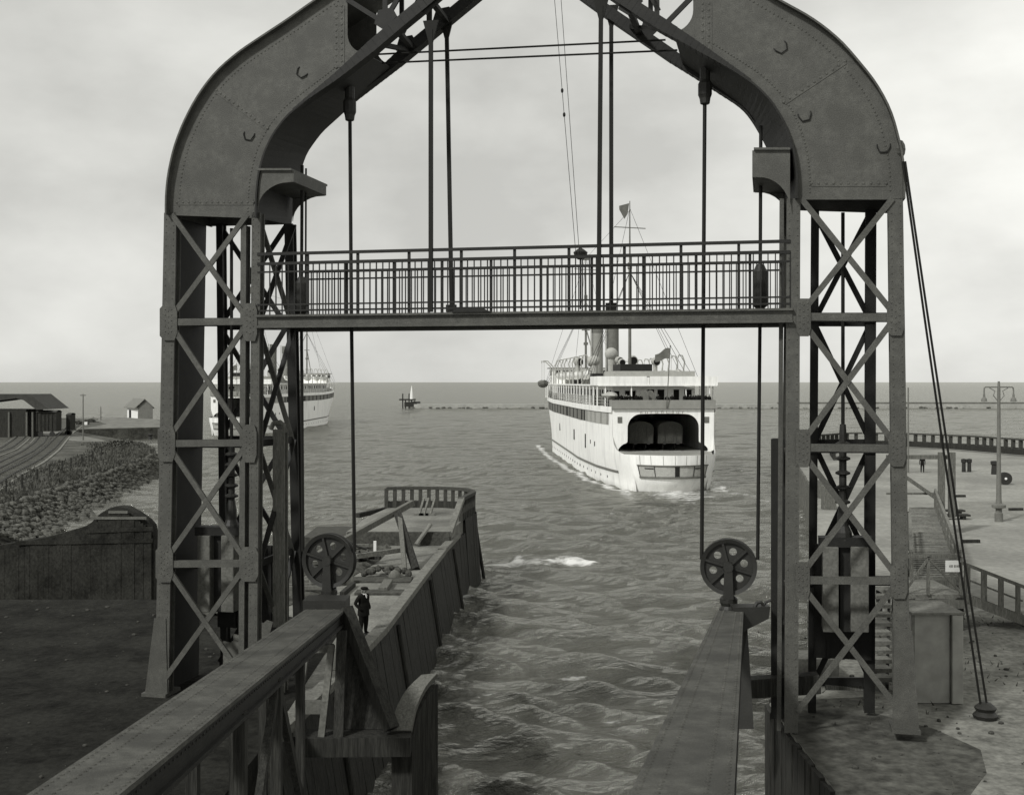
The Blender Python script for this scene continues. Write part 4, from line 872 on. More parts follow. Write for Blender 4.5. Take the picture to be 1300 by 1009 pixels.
for x in (x0, x1):
    for y in (43.4, 46.3): b = MB(); b.box((x, y, (QZ+z-.1)/2), .2, .2, z-QZ-.1); b.build('support', M['tar'], t, True)
s0, s1 = P(1201,711.5,43.2), P(1220.5,726,43.2); t = thing('notice_board', 'small white notice board with one line of dark lettering on the landing railing', 'sign', ((s0.x+s1.x)/2, 43.2, s1.z))
b = MB(); b.box(((s0.x+s1.x)/2, 43.26, (s0.z+s1.z)/2), s1.x-s0.x, .03, s0.z-s1.z); sb_ = b.build('board', M['lime'], t, True)
b = MB(); x = s0.x+.13
for k, wd in enumerate((.035,.045,.03,.0,.04,.035,.045,.03,.04)):
    if wd: b.box((x+wd/2, 43.242, (s0.z+s1.z)/2+.0), wd*.75, .006, .1 if k % 3 else .075)
    x += wd+.012 if wd else .03
b.build('lettering', M['midg'], sb_, True)
t = thing('stairway', 'timber stair with open railings descending to the right from the landing', 'stairs', (18, 44.3, QZ))
p0, p1 = P(1216,740,44.0), V((19.4, 44.3, QZ)); p0.z = z; p0.x = a1.x+.1
for y in (43.5, 44.9):
    a, c = V((p0.x, y, z-.12)), V((p1.x, y, QZ+.1)); b = MB(); b.beam(a, c, .1, .32); b.build('stringer', M['oak'], t, True)
    h = V((0,0,1.25)); b = MB(); b.beam(a+h, c+h, .12, .12); b.beam(a+h*.55, c+h*.55, .05, .07) if y > 44 else None; hr = b.build('handrail', M['oak'], t, True)
    for k in range(5): p = a.lerp(c, (k+.15)/4.4); b = MB(); b.beam(p, p+h, .12, .11, (0,1,0)); b.build('baluster', M['oak'], hr, True)
for k in range(7):
    p = V((p0.x, 44.2, z)).lerp(V((p1.x, 44.2, QZ)), (k+.6)/7); b = MB(); b.box(p, .34, 1.3, .05); b.build('tread', M['oakcap'], t, True)
# second flight of pale planks left of the landing
t = thing('boarded_ramp', 'pale boarded ramp with dark gaps behind the right tower post', 'ramp', P(1118, 860, 36))
for k in range(11):
    f = k/10; p = P(1119-3*f, 745+115*f, 44-9*f); b = MB(); b.box(p, .62, .5, .12); b.build('plank', M['oakcap'] if k % 2 else M['conc'], t, True)
b = MB(); b.beam(P(1108,748,44.3)-V((0,0,.16)), P(1106,866,35)-V((0,0,.16)), .1, .2); b.beam(P(1129,748,44.3)-V((0,0,.16)), P(1126,866,35)-V((0,0,.16)), .1, .2); b.build('stringer', M['tar'], t, True)
# concrete cabinet
c0, c1 = P(1157,779,33.5), P(1221,779,33.5); xm = P(1206,779,33.5).x; zt = c0.z
t = thing('concrete_cabinet', 'upright pale concrete cabinet with a raised right edge below the landing', 'cabinet', ((c0.x+c1.x)/2, 33.5, QZ))
b = MB(); b.box(((c0.x+xm)/2, 34.3, (QZ+zt)/2), xm-c0.x, 1.6, zt-QZ); b.build('body', M['mole'], t, True, bevel=.02)
b = MB(); b.box(((xm+c1.x)/2+.01, 34.22, (QZ+zt)/2), c1.x-xm-.02, 1.7, zt-QZ-.02); b.build('pilaster', M['mole'], t, True, bevel=.02)
b = MB(); b.box(((c0.x+c1.x)/2, 34.25, zt+.03), c1.x-c0.x+.06, 1.8, .06); b.box((c0.x+.04, 33.47, (QZ+zt)/2), .08, .05, zt-QZ); b.build('capping', M['conc'], t, True)
# guy ropes with their anchor
for k, (a, c) in enumerate((((1146,205),(1246.5,905)), ((1149,205),(1254.5,905)))):
    b = MB(); p, q = gw(*a, -.3), P(c[0], c[1], 32.0); m_ = (p+q)/2-V((0,0,.12)); b.path([p, p.lerp(q, .25)-V((0,0,.1)), m_, p.lerp(q, .75)-V((0,0,.1)), q], .03, 6)
    tag(b.build('guy_rope', M['rope']), ['left', 'right'][k]+' one of two taut guy ropes from the right arch to the quay', 'guy rope', 'guy ropes')
b = MB(); c = P(1251, 912, 32); b.lathe(V((c.x, c.y, QZ)), [(.3,0),(.34,.1),(.24,.2),(.3,.3),(.16,.42),(.05,.46)], 9); tag(b.build('guy_anchor', M['iron'], smooth=True), 'dark iron anchor block where the two guy ropes meet the quay', 'anchor')
b = MB(); c = gp(1143, 188, -.1); 
b.ball(c+V((.02,.2,0)), .13, .2, .24, 10); b.build('guy_lug', M['steel'], gan)
# overhead wires
for a, c, lab in (((470,77),(860,50),'lower'), ((455,70.5),(845,38),'upper')):
    b = MB(); p, q = gw(a[0], a[1]+(4 if lab == 'lower' else 0), 1.5), gw(c[0], c[1]+(14 if lab == 'lower' else 13), 1.5); b.tube(p, q, .028, n=6)
    tag(b.build('overhead_wire', M['rope']), lab+' of two overhead wires stretched between the arch halves', 'wire', 'overhead wires')
for a, c, lab in (((699,-60),(731,322),'left'), ((708,-60),(736,330),'right')):
    b = MB(); p, q = gw(*a, 1.0), gw(*c, 1.0); b.tube(p, q, .008, n=5)
    if lab == 'left':
        for f in (.46,.54): b.ball(p.lerp(q, f), .04, .04, .07, 6)
    tag(b.build('thin_wire', M['steel_d']), lab+' of two hair thin wires hanging from the crown to the footbridge', 'wire', 'thin wires')
t = thing('bridge_lantern', 'small dark lantern fixed on the footbridge railing', 'lantern', gw(737, 330, 1.2)); c = gw(737, 324, 1.2)
b = MB(); b.lathe(c-V((0,0,.12)), [(.08,0),(.16,.06),(.2,.2),(.1,.28),(.03,.32)], 8); b.build('lamp_head', M['iron'], t, True)
b = MB(); b.tube(c-V((0,0,1.5)), c-V((0,0,.1)), .03, n=6); b.build('stem', M['iron'], t, True)
# small things on the right quay
for px, py, w_, h, lab in ((1227,599,1.3,1.35,'dark twin bollard near the palisade on the right quay'),):
    t = thing('twin_bollard', lab, 'bollard', G(px, py)); c = G(px, py)
    for s in (-1, 1): b = MB(); b.lathe(c+V((s*.28,0,0)), [(.2,0),(.18,.9),(.26,1.0),(.26,1.3),(.05,1.36)], 10); b.build('bollard', M['iron'], t, True)
b = MB(); b.lathe(G(1263,602), [(.36,0),(.3,.9),(.4,1.0),(.4,1.3),(.05,1.36)], 10); tag(b.build('bollard', M['iron']), 'dark bollard just left of the street lamp post', 'bollard')
t = thing('rope_drum', 'round dark rope drum with a pale hub right of the street lamp', 'drum', G(1276, 615)); c = G(1276, 615)+V((0,0,.55))
b = MB(); b.lathe(c, [(.1,-.3),(.55,-.3),(.55,-.2),(.35,-.19),(.35,.19),(.55,.2),(.55,.3),(.1,.3)], 16, (0.2,1,0)); b.build('drum', M['iron'], t, True)
b = MB(); b.lathe(c-V((.06,.33,0)), [(.02,-.04),(.11,-.03),(.11,.04),(.02,.05)], 10, (.2,1,0)); b.build('hub', M['lime'], t, True)
for k, (px, py, l) in enumerate(((1203,653,2.2),(1205,659,2.6))):
    c = G(px, py); b = MB(); b.box(c+V((0,0,.28)), l, .7, .12); b.box(c+V((-l*.35,0,.11)), .2, .6, .22); b.box(c+V((l*.35,0,.11)), .2, .6, .22)
    tag(b.build('bench', M['tar']), ['farther', 'nearer'][k]+' of two low dark benches beside the gangway rail', 'bench')
for k, (px, py) in enumerate(((1233,689),(1185+105,648),(1218,631))):
    b = MB(); c = G(px, py); b.beam(c+V((-.5,0,.09)), c+V((.5,.1,.09)), .22, .18); tag(b.build('timber_offcut', M['tar']), ['small dark timber lying alone on the sandy quay', 'dark timber offcut lying right of the street lamp foot', 'dark timber offcut far out on the quay, left of the lamp'][k], 'timber')
# mooring crate shapes inside the right tower foot
b = MB(); c = P(1050, 850, 34.5); b.box((c.x, 36.5, 3.95), 1.5, 1.2, .7); tag(b.build('timber_crate', M['concd'], bevel=.02), 'pale low crate standing in the dark foot of the right tower', 'crate')
b = MB(); b.beam(P(1048,872,32.8), P(1096,873,32.8), .12, .12); tag(b.build('foot_rail', M['oak']), 'thin pale rail across the dark foot of the right tower', 'rail')
for k, (px, py, h) in enumerate(((294,815,1.0),(307,806,1.3),(336,790,1.0))):
    c = P(px, py, 34.6+k*.3); b = MB(); b.prism([c+V((-.25,0,-h)), c+V((.25,0,-h)), c+V((.25,0,0)), c+V((.05,0,.06)), c+V((-.05,0,-.03)), c+V((-.25,0,.02))], (0,.1,0)); tag(b.build('board', M['concd']), ['short upright pale board left of the broad girder, nearest the tower post', 'taller upright pale board beside the broad girder', 'small pale board behind the tower post by the broad girder'][k], 'board')
# ------------------------------------------------------------------ the train ferry
def hb(y, z):
    a = np.interp(y, [0,1,2.2,6,14,30,78,90,101,108,112.5], [4.4,4.95,5.4,6.3,7.3,8.0,7.7,6.0,3.1,1.2,.08])
    d = np.interp(y, [0,1,2.2,6,14,28,82,95,105,111,114], [5.2,5.75,6.1,6.75,7.6,8.15,8.15,6.9,4.2,1.7,.1])
    t = max(0, min(1, z/(4.2 if y < 40 else 9.5))); t = t*t*(3-2*t); v = a+(d-a)*t
    return v*.945*(1-.12*max(0, -z))
def zt_(y): return 9.4+np.interp(y, [0,70,95,114], [0,0,.5,1.6])
def make_ferry():
    t = thing('train_ferry', 'white train ferry with open stern portal steaming away right of centre', 'ferry', SH['o'], -SH['a'], 'white train ferries')
    ys = [0,1,2.2,3.8,5.2,7,10,14,19,25,32,40,50,60,70,78,84,89,94,98,102,105.5,108.5,110.5,112,113]
    zl = [-1.2,-.5,0,.6,1.2,1.8,2.6,3.4,4.2]; zu = [4.2,5.2,6.3,7.3,8.0,9.0,9.4]
    b = MB()
    for s in (-1, 1):
        vs = [V((s*hb(y+max(0,y-100)*(.02*z), z), y+(max(0,y-104)*.06*max(0,z-1)*.4), z)) for y in ys for z in zl]; n = len(zl)
        b.add(vs, [(i*n+j, i*n+j+1, (i+1)*n+j+1, (i+1)*n+j) for i in range(len(ys)-1) for j in range(n-1)])
        yu = ys[4:]; vs = []; n = len(zu)
        for y in yu:
            for z in zu: zz = 4.2+(z-4.2)*(zt_(y)-4.2)/5.2; vs.append(V((s*hb(y, zz), y+(max(0,y-104)*.06*max(0,zz-1)*.4), zz)))
        b.add(vs, [(i*n+j, i*n+j+1, (i+1)*n+j+1, (i+1)*n+j) for i in range(len(yu)-1) for j in range(n-1)])
    K = 18
    def st(x, z): hw = hb(0, z); return V((x*hw, -2.4*(1-x*x)+max(0, 1.3-z)*.9*(1-x*x*.6), z))
    n = len(zl); vs = [st(-1+2*i/K, z) for i in range(K+1) for z in zl]
    b.add(vs, [(i*n+j, i*n+j+1, (i+1)*n+j+1, (i+1)*n+j) for i in range(K) for j in range(n-1)])
    # bulwark sweeping down to the open stern
    for s in (-1, 1):
        cur = [(5.2,8.2),(5.2,6.2),(4.7,5.2),(3.6,4.6),(2.2,4.32),(1.0,4.2)]
        for (y0,z0),(y1,z1) in zip(cur, cur[1:]): b.add([V((s*hb(y0,4.2),y0,4.19)), V((s*hb(y1,4.2),y1,4.19)), V((s*hb(y1,z1),y1,z1)), V((s*hb(y0,z0),y0,z0))], [(0,1,2,3)])
    hull = b.build('hull', M['white'], t, smooth=True)
    # portal wall with the big opening
    half = [(0,8.85),(1.4,8.85),(2.7,8.82)]+[(2.7+1.7*math.sin(a), 7.12+1.7*math.cos(a)) for a in [k/10*math.pi/2 for k in range(1,11)]]+[(4.4,6.0),(4.42,5.4),(4.6,5.25),(5.1,5.05),(5.5,4.6),(5.6,4.3),(5.4,4.23),(4.3,4.22),(2,4.22),(0,4.22)]
    op = half+[(-x, z) for x, z in half[-2:0:-1]]; C0 = (0, 4.9)
    wv = hb(5.2, 6); ou = [(wv-.05, 4.21),(wv,9.4),(-wv,9.4),(-wv+.05,4.21)]
    def ray(poly, a):
        dx, dz = math.cos(a), math.sin(a); best = 0
        for i in range(len(poly)):
            (x0,z0),(x1,z1) = poly[i], poly[(i+1) % len(poly)]; ex, ez = x1-x0, z1-z0; den = dx*ez-dz*ex
            if abs(den) < 1e-9: continue
            tt = ((x0-C0[0])*ez-(z0-C0[1])*ex)/den; u = ((x0-C0[0])*dz-(z0-C0[1])*dx)/den
            if tt > 0 and -1e-6 <= u <= 1+1e-6: best = max(best, tt)
        return (C0[0]+dx*best, C0[1]+dz*best)
    NN = 160; A = [2*math.pi*k/NN for k in range(NN)]; r0 = [ray(op, a) for a in A]; r1 = [ray(ou, a) for a in A]
    r1 = [q if abs(q[0])+abs(q[1]) >= abs(p[0])+abs(p[1])*.0 else p for p, q in zip(r0, r1)]
    b = MB()
    for y in (5.2, 5.45): b.add([V((p[0],y,p[1])) for p in r0]+[V((p[0],y,p[1])) for p in r1], [(k,(k+1) % NN,NN+(k+1) % NN,NN+k) for k in range(NN)])
    b.add([V((p[0],5.2,p[1])) for p in r0]+[V((p[0],5.45,p[1])) for p in r0], [(k,(k+1) % NN,NN+(k+1) % NN,NN+k) for k in range(NN)])
    pw = b.build('stern_portal', M['white'], t)
    for sx in (-5.35, 5.35): b = MB(); b.box((sx, 5.17, 8.1), .55, .05, .75); b.build('window', M['midg'], pw)
    b = MB(); x = -2.9                                       # faded raised name letters over the opening
    for k, wd in enumerate((.42,.5,.38,.5,.42,.5,.36,.5,.44)):
        z = 9.03-.012*x*x; b.box((x+wd*.15, 5.185, z), .07, .03, .3)
        if k % 3 != 2: b.box((x+wd*.6, 5.185, z), .07, .03, .3)
        if k % 2 == 0: b.box((x+wd*.4, 5.185, z+.13), wd*.5, .03, .05)
        else: b.box((x+wd*.4, 5.185, z-.13), wd*.5, .03, .05)
        x += wd+.2
    b.build('name_lettering', M['canvas'], pw)
    b = MB(); b.add([V(p) for p in ((-4.9,0,4.19),(-3.4,-1.2,4.19),(-1.7,-2.05,4.19),(0,-2.36,4.19),(1.7,-2.05,4.19),(3.4,-1.2,4.19),(4.9,0,4.19),(6.1,6,4.19),(6.6,60,4.19),(-6.6,60,4.19),(-6.1,6,4.19))], [tuple(range(11))]); b.build('train_deck', M['grey'], t)
    b = MB(); b.add([V((x,y,z)) for x in (-5.7,5.7) for y in (5.46,45) for z in (4.2,9.3)], [(0,1,3,2),(4,5,7,6),(2,3,7,6),(1,3,7,5)]); b.build('train_hall', M['white'], t)
    for x in (-4.9, 4.9): b = MB(); b.box((x*1.1, 5.9, 6.8), .3, .3, 5.1); b.build('hall_post', M['steel_d'], t)
    # stern flap and fender recess
    def band(b, x0, x1, z0, z1, off, k=12):
        for i in range(k):
            p = [st(x0+(x1-x0)*(i+d)/k, z) for d, z in ((0,z0),(1,z0),(1,z1),(0,z1))]; o = V((0,-off,0)); b.hexa([p[0]+o, p[1]+o, p[1]+V((0,.05,0)), p[0]+V((0,.05,0))], [p[3]+o, p[2]+o, p[2]+V((0,.05,0)), p[3]+V((0,.05,0))])
    b = MB(); band(b, -.86, .88, 1.75, 2.95, .05); fl = b.build('stern_panel', M['canvas'], t)
    b = MB(); band(b, -.88, .9, 2.95, 3.06, .2); band(b, -.88, .9, 1.5, 1.7, .22); b.build('fender_strip', M['midg'], fl)
    b = MB()
    for x in (-.86,-.5,.0,.1,.5,.87): band(b, x-.008, x+.008, 1.72, 2.94, .09, 1)
    b.build('seam', M['steel_d'], fl)
    b = MB(); band(b, .0, .1, 1.78, 2.9, .14, 2); b.build('coupling_box', M['steel_d'], fl)
    b = MB()
    for x in (-.8,-.56,-.28,0,.28,.56,.82): band(b, x-.004, x+.004, 3.1, 4.15, .03, 1)
    b.build('seam', M['grey'], fl)
    b = MB(); band(b, -.72,-.52,2.6,2.72,.1,2); band(b, .52,.68,2.6,2.72,.1,2); b.build('step', M['steel_d'], fl)
    # rubbing strakes, windows strip, portholes
    b = MB()
    for s in (-1, 1):
        q = [V((s*(hb(y,1.75)+.04), y+(max(0,y-104)*.06*.75*.4), 1.75+max(0,y-30)*.006)) for y in ys[3:]]; b.plate(q, [p+V((s*.14,0,.22)) for p in q], .05); b.plate([p+V((0,0,.26)) for p in q], [p+V((s*.14,0,.1)) for p in q], .05)
    b.build('rubbing_strake', M['midg'], hull)
    b = MB()
    for s in (-1, 1):
        q = [V((s*(hb(y,9.3)+.02), y+(max(0,y-104)*.06*8.3*.4), zt_(y)-.12)) for y in ys[4:]]; b.plate(q, [p+V((s*.16,0,0)) for p in q], .05); b.plate([p+V((s*.15,0,-.3)) for p in q], [p+V((s*.15,0,.42)) for p in q], .06)
    b.build('sheer_moulding', M['white'], hull)
    for s in (-1, 1):
        b = MB(); y = 7.0; k = 0
        while y < 103:
            wd = 1.15 if y < 24 else 1.3
            c = 3 if (k % 3 and y < 20) else (0 if y < 24 else (1 if k % 4 else 2)); b.m = 2 if (22 < y < 23.6 or 24.6 < y < 26 or 44 < y < 46) else c
            for (ya, yb) in ((y, y+wd*.5), (y+wd*.5, y+wd-.06), (y+wd-.06, y+wd)):
                if yb > y+wd-.01: b.m = 3
                zz = (zt_(ya)-1.95, zt_(ya)-.5); o = .04; e = lambda yy: yy+(max(0,yy-104)*.05)
                b.add([V((s*(hb(ya,zz[0])+o),e(ya),zz[0])), V((s*(hb(yb,zz[0])+o),e(yb),zz[0])), V((s*(hb(yb,zz[1])+o),e(yb),zz[1])), V((s*(hb(ya,zz[1])+o),e(ya),zz[1]))], [(0,1,2,3)])
            y += wd; k += 1
        b.build('promenade_screen', [M['grey'], M['midg'], M['dark'], M['canvas']], hull)
    b = MB()
    for s in (-1, 1):
        for y, z, w_, h in ((36,5.0,.8,1.5),(23,4.7,.8,1.9),(15,4.7,.5,.6),(18.5,4.8,.35,.5),(60,5.2,.8,1.2)): 
            x = hb(y, z); b = MB(); b.box((s*(x+.0), y, z), .1, w_, h, 0); b.build('side_port', M['dark'], hull)
        for y in np.arange(9, 90, 3.4): b = MB(); b.lathe((s*(hb(y,.95)-.02), y, .95), [(.05,0),(.17,.0),(.17,.05),(.05,.06)], 8, (s,0,0)); b.build('porthole', M['dark'], hull)
    # decks and houses
    b = MB(); dk = [V((hb(y,9.3)-.05, y+(max(0,y-104)*.06*3.4), zt_(y)+.03)) for y in ys[4:]]; n = len(dk)
    b.add(dk+[V((-p.x,p.y,p.z)) for p in dk], [(i,i+1,n+i+1,n+i) for i in range(n-1)]); b.build('promenade_deck', M['oakcap'], t)
    b = MB(); b.box((0,4.9,9.98), 12.6, .12, 1.08); b.box((-6.3,6.2,9.98), .1, 2.6, 1.08); b.box((6.3,6.2,9.98), .1, 2.6, 1.08); b.build('stern_dodger', M['grey'], t)
    b = MB()
    for s in (-1, 1):
        for z in (10.0,10.4,10.8): b.path([V((s*(hb(y,9.3)-.1), y, z)) for y in (7.6,14,20,28,40,60,80,92,100)], .035, 4)
        for y in np.arange(8, 100, 3): b.box((s*(hb(y,9.3)-.1), y, 10.1), .07, .07, 1.4)
    b.build('deck_railing', M['canvas'], t)
    b = MB(); b.box((0, 51, 10.85), 10.6, 78, 2.8); hs = b.build('deckhouse', M['white'], t)
    b = MB()
    for x, w_, z, h in ((-4.9,.9,10.75,1.6),(-3.4,.6,11.3,.6),(-2.6,.5,10.6,2.0),(-.4,.85,10.75,2.0),(.9,.85,10.9,1.7),(2.9,.7,11,1.5),(4.4,.9,10.75,2.0)): b = MB(); b.box((x,11.98,z), w_, .08, h); b.build('window', M['dark'], hs)
    for s in (-1, 1):
        for y in np.arange(14, 88, 2.6): b = MB(); b.box((s*5.31, y, 11.2), .08, 1.0, .9); b.build('window', M['dark'], hs)
    b = MB(); b.box((0, 53, 12.3), 15.0, 88, .18); bd = b.build('boat_deck', M['white'], t)
    b = MB(); b.box((-4.45,9.1,12.85), 6.1, .12, 1.15); b.box((3.3,9.1,12.85), 8.6, .12, 1.15); b.box((-1.3,9.16,12.8), .5, .1, 1.0)
    for s in (-1, 1): b.box((s*7.5,13.2,12.85), .12, 8.0, 1.15)
    b.build('bulwark', M['white'], bd)
    b = MB()
    for s in (-1, 1):
        for y in np.arange(11, 95, 4): b = MB(); b.box((s*7.4, y, 11.0), .14, .14, 2.6); b.build('stanchion', M['white'], bd)
    for x in (-6.6,-3.3,3.6,6.6): b = MB(); b.box((x, 9.3, 10.9), .14, .14, 2.7); b.build('stanchion', M['white'], bd)
    b = MB(); b.beam((3.2,8.9,12.2),(6.9,8.0,11.7), .9, .08); b.build('awning', M['canvas'], bd)
    b = MB(); b.box((-.2,15,13.75), 10.4, 9, .7); b.build('awning_roof', M['canvas'], bd)
    b = MB(); b.box((-1.7,19,14.55), 4.2, 7, 1.0); b.build('skylight', M['steel_d'], bd)
    b = MB(); b.box((-.5,45,13.2), 7.5, 40, 1.7); b.build('engine_casing', M['midg'], bd)
    b = MB(); b.box((0,84,13.8), 14.0, 5.5, 2.8); wh = b.build('wheelhouse', M['white'], t)
    b = MB()
    for x in np.arange(-6, 6.1, 1.5):
        for y in (81.2, 86.8): b = MB(); b.box((x,y,14.4), 1.0, .1, .9); b.build('window', M['dark'], wh)
    for s in (-1,1):
        for y in (82.5,84,85.5): b = MB(); b.box((s*7.02,y,14.4), .1, .9, .9); b.build('window', M['dark'], wh)
    b = MB(); b.box((0,84,15.3), 15.0, 6.3, .16); b.build('roof', M['midg'], wh)
    for y, m_ in ((45,'midg'),(61,'grey')):
        b = MB(); c = V((-.7 if y < 50 else -1.1,y,13.4)); b.lathe(c, [(1.15,0),(1.12,.4),(.95,.5),(.92,9.4),(1.0,9.45),(1.0,9.7),(.8,9.72),(.8,9.0)], 20); fn = b.build('funnel', M[m_], t, smooth=True)
        b = MB(); b.lathe(c, [(.97,7.6),(.97,9.3)], 20); b.build('top_band', M['midg'], fn)
        b = MB(); b.tube(c+V((-1.15,-.6,0)), c+V((-1.15,-.6,9.9)), .12); b.build('steam_pipe', M['canvas'], fn)
    # masts with rigging
    for y, x, top, nm in ((25,-1.1,37.8,'main'),(86,-.2,37.4,'fore')):
        b = MB(); b.tube((x,y,9.5),(x,y,29), .24,.19,10); b.tube((x,y,29),(x,y,top), .14,.06,8); b.lathe((x,y,28.3), [(.2,0),(.32,.1),(.32,.9),(.2,1)], 8); ms = b.build('mast', M['midg'], t, smooth=True)
        b = MB(); b.tube((x-2.2,y,34.2),(x+2.2,y,34.0), .07,n=6)
        if nm == 'fore': b.box((x,y-.2,36.2), 1.3,.9,.6); b.box((x,y,22.6), 1.5,.7,.18); b.box((x,y,20), .8,.5,.5); b.tube((x,y,23),(x+2.2,y-3,14), .12)
        b.build('yard', M['midg'], ms)
        b = MB()
        for s in (-1, 1):
            for dy in (-4, 0, 4): b.tube((x,y,28),(s*7.5,y+dy,12.5), .03,n=4)
            b.tube((x,y,top-1),(s*7.3,y-7*(1 if nm == 'main' else -1),12.5), .025,n=4)
        b.build('shroud', M['rope'], ms)
        if nm == 'main':
            b = MB(); b.add([V((x-.08,y,37.5)), V((x-1.5,y-.1,37.1)), V((x-1.45,y+.05,36.6)), V((x-.75,y,35.3)), V((x-.3,y+.05,36.0))]+[V((x-.08,y+.05,37.5)), V((x-1.5,y-.05,37.1)), V((x-1.45,y+.1,36.6)), V((x-.75,y+.05,35.3)), V((x-.3,y+.1,36.0))], [(0,1,2,3,4),(5,6,7,8,9)]+[(i,(i+1) % 5,5+(i+1) % 5,5+i) for i in range(5)]); b.build('pennant', M['midg'], ms)
    b = MB(); b.tube((-1.1,25,36.5),(-.2,86,36.2), .03,n=4); b.tube((-1.1,25,28),(.4,3.9,16), .03,n=4); b.tube((-.2,86,36),(0,112,11), .03,n=4); b.build('stay', M['rope'], t)
    # ensign staff and flag
    b = MB(); b.tube((.3,4.7,9.5),(.55,3.6,17.0), .07,.05,6); b.ball((.55,3.6,17.05), .1); es = b.build('ensign_staff', M['oak'], t)
    b = MB(); nx, nz = 12, 7; vs = []
    for i in range(nx+1):
        for j in range(nz+1):
            u, v = i/nx, j/nz; vs.append(V((.5-1.75*u, 3.7+.3*math.sin(u*7+v*1.6)*u, 16.8-1.35*v*(1-.35*u)+.12*math.sin(u*6)-.75*u**1.3)))
    b.add(vs, [(i*(nz+1)+j,(i+1)*(nz+1)+j,(i+1)*(nz+1)+j+1,i*(nz+1)+j+1) for i in range(nx) for j in range(nz)]); b.build('ensign', M['midg'], es, smooth=True)
    # cowl ventilators
    for x, y, r_, z0, hh, yaw in ((-3.0,30,.95,13,3.4,3.0),(-2.3,27.5,.55,13,2.6,.3),(-4.4,38,.85,13,2.6,-2.2),(-2.2,33,.9,13,2.3,2.4),(2.8,27,.6,13,2.4,.2),(-2.4,24,.5,13,2.3,.1),(3.5,52,.8,13,3,0),(-3.9,66,.8,13,3,.3)):
        b = MB(); b.tube((x,y,z0),(x,y,z0+hh), r_*.5, r_*.55, 12); b.ball((x,y,z0+hh+r_*.35), r_, r_, r_*.95, 14); vt = b.build('ventilator', M['canvas'], t, smooth=True)
        d = V((math.sin(yaw), -math.cos(yaw), -.15)).normalized(); b = MB(); c = V((x,y,z0+hh+r_*.35)); b.lathe(c+d*r_*.5, [(r_*.8,0),(r_*.92,r_*.55),(r_*.8,r_*.58)], 14, d); b.m = 1; b.lathe(c+d*(r_*1.09), [(r_*.05,0),(r_*.78,.01)], 14, d); b.build('cowl_mouth', [M['canvas'], M['dark']], vt)
    # lifeboats and davits
    def boat(x, y, z, m_='white'):
        b = MB(); n = 12; L_ = 7.4; rings = []; m = 8
        for i in range(n+1):
            u = -1+2*i/n; w_ = .95*(1-abs(u)**2.6)+.02; dd = .95*(1-.35*u*u)
            rings += [V((x+w_*math.cos(math.pi*k/m), y+u*L_/2, z+.35*u*u-dd*math.sin(math.pi*k/m)**.8)) for k in range(m+1)]
        b.add(rings, [(i*(m+1)+k,i*(m+1)+k+1,(i+1)*(m+1)+k+1,(i+1)*(m+1)+k) for i in range(n) for k in range(m)]); o = b.build('lifeboat', M[m_], t, smooth=True)
        b = MB(); rr = []
        for i in range(n+1):
            u = -1+2*i/n; w_ = .95*(1-abs(u)**2.6)+.02; rr += [V((x+w_*math.cos(math.pi*k/m), y+u*L_/2, z+.35*u*u+.42*math.sin(math.pi*k/m)*(1-u*u*.6))) for k in range(m+1)]
        b.add(rr, [(i*(m+1)+k,i*(m+1)+k+1,(i+1)*(m+1)+k+1,(i+1)*(m+1)+k) for i in range(n) for k in range(m)]); b.build('boat_cover', M['canvas'] if m_ == 'white' else M['midg'], o, smooth=True)
        s = 1 if x > 0 else -1
        for dy in (-2.6, 2.6):
            b = MB(); xb = s*7.3; b.path([V((xb,y+dy,12.4)), V((xb,y+dy,14.6)), V((xb+s*.15,y+dy,15.6)), V((xb*.5+x*.5+s*.2,y+dy,16.5)), V((x+s*.1,y+dy,16.55)), V((x,y+dy,16.2))], .11, 6); b.tube((x,y+dy,16.2),(x,y+dy,z+.5), .03,n=4); b.build('davit', M['canvas'], o)
    for y in (32, 44, 56, 68): boat(-6.5, y, 14.0); boat(6.5, y, 14.0)
    for k, (y, w_, h, m_) in enumerate(((20,1.6,1.1,'midg'),(26,2.4,1.5,'steel_d'),(38,2.0,1.2,'midg'),(50,2.6,1.4,'steel_d'),(62,2.0,1.3,'midg'))):
        b = MB(); b.box((-5.6,y,12.4+h/2), 1.5, w_, h); b.build('deck_locker', M[m_], t, bevel=.06)
    boat(-9.0, 78, 12.6, 'midg'); boat(6.5, 78, 14.0)
    # gear on the promenade deck
    for s in (-1, 1):
        b = MB(); b.box((s*6.6,17,10.3), 1.2,3.2,1.3); b.build('deck_locker', M['midg'], t, bevel=.05)
        b = MB(); b.lathe((s*5.9,12.6,9.45), [(.5,0),(.5,.3),(.3,.4),(.3,.9),(.45,1.0),(.45,1.2)], 10); b.build('capstan', M['midg'], t)
    b = MB(); b.ball((-5.9,10.5,11.0), 1.0,3.0,.55,10); b.build('canvas_bundle', M['canvas'], t, smooth=True)
    b = MB(); b.lathe((-1.5,8.2,10.6), [(.15,-.5),(1.1,-.5),(1.1,-.4),(.5,-.38),(.5,.38),(1.1,.4),(1.1,.5),(.15,.5)], 16, (1,.4,0)); b.box((-1.5,8.2,9.7), 1.6,1.4,.5); b.build('winch', M['midg'], t)
    b = MB()
    for s in (-1, 1):
        for y in (6.5, 104): b.lathe((s*(hb(y,9.3)-1.0),y,9.45+(0 if y < 50 else 1)), [(.25,0),(.2,.5),(.3,.6),(.3,.75),(.05,.8)], 8)
    b.build('mooring_bitt', M['midg'], t)
    return t
ferry = make_ferry()
f2 = copy_tree(ferry); f2.location = (-67.0, 281.0, 0); f2.rotation_euler = (0, 0, -math.atan2(4.6, 113))
f2['label'] = 'distant white train ferry heading out to sea, seen through the left lattice tower'
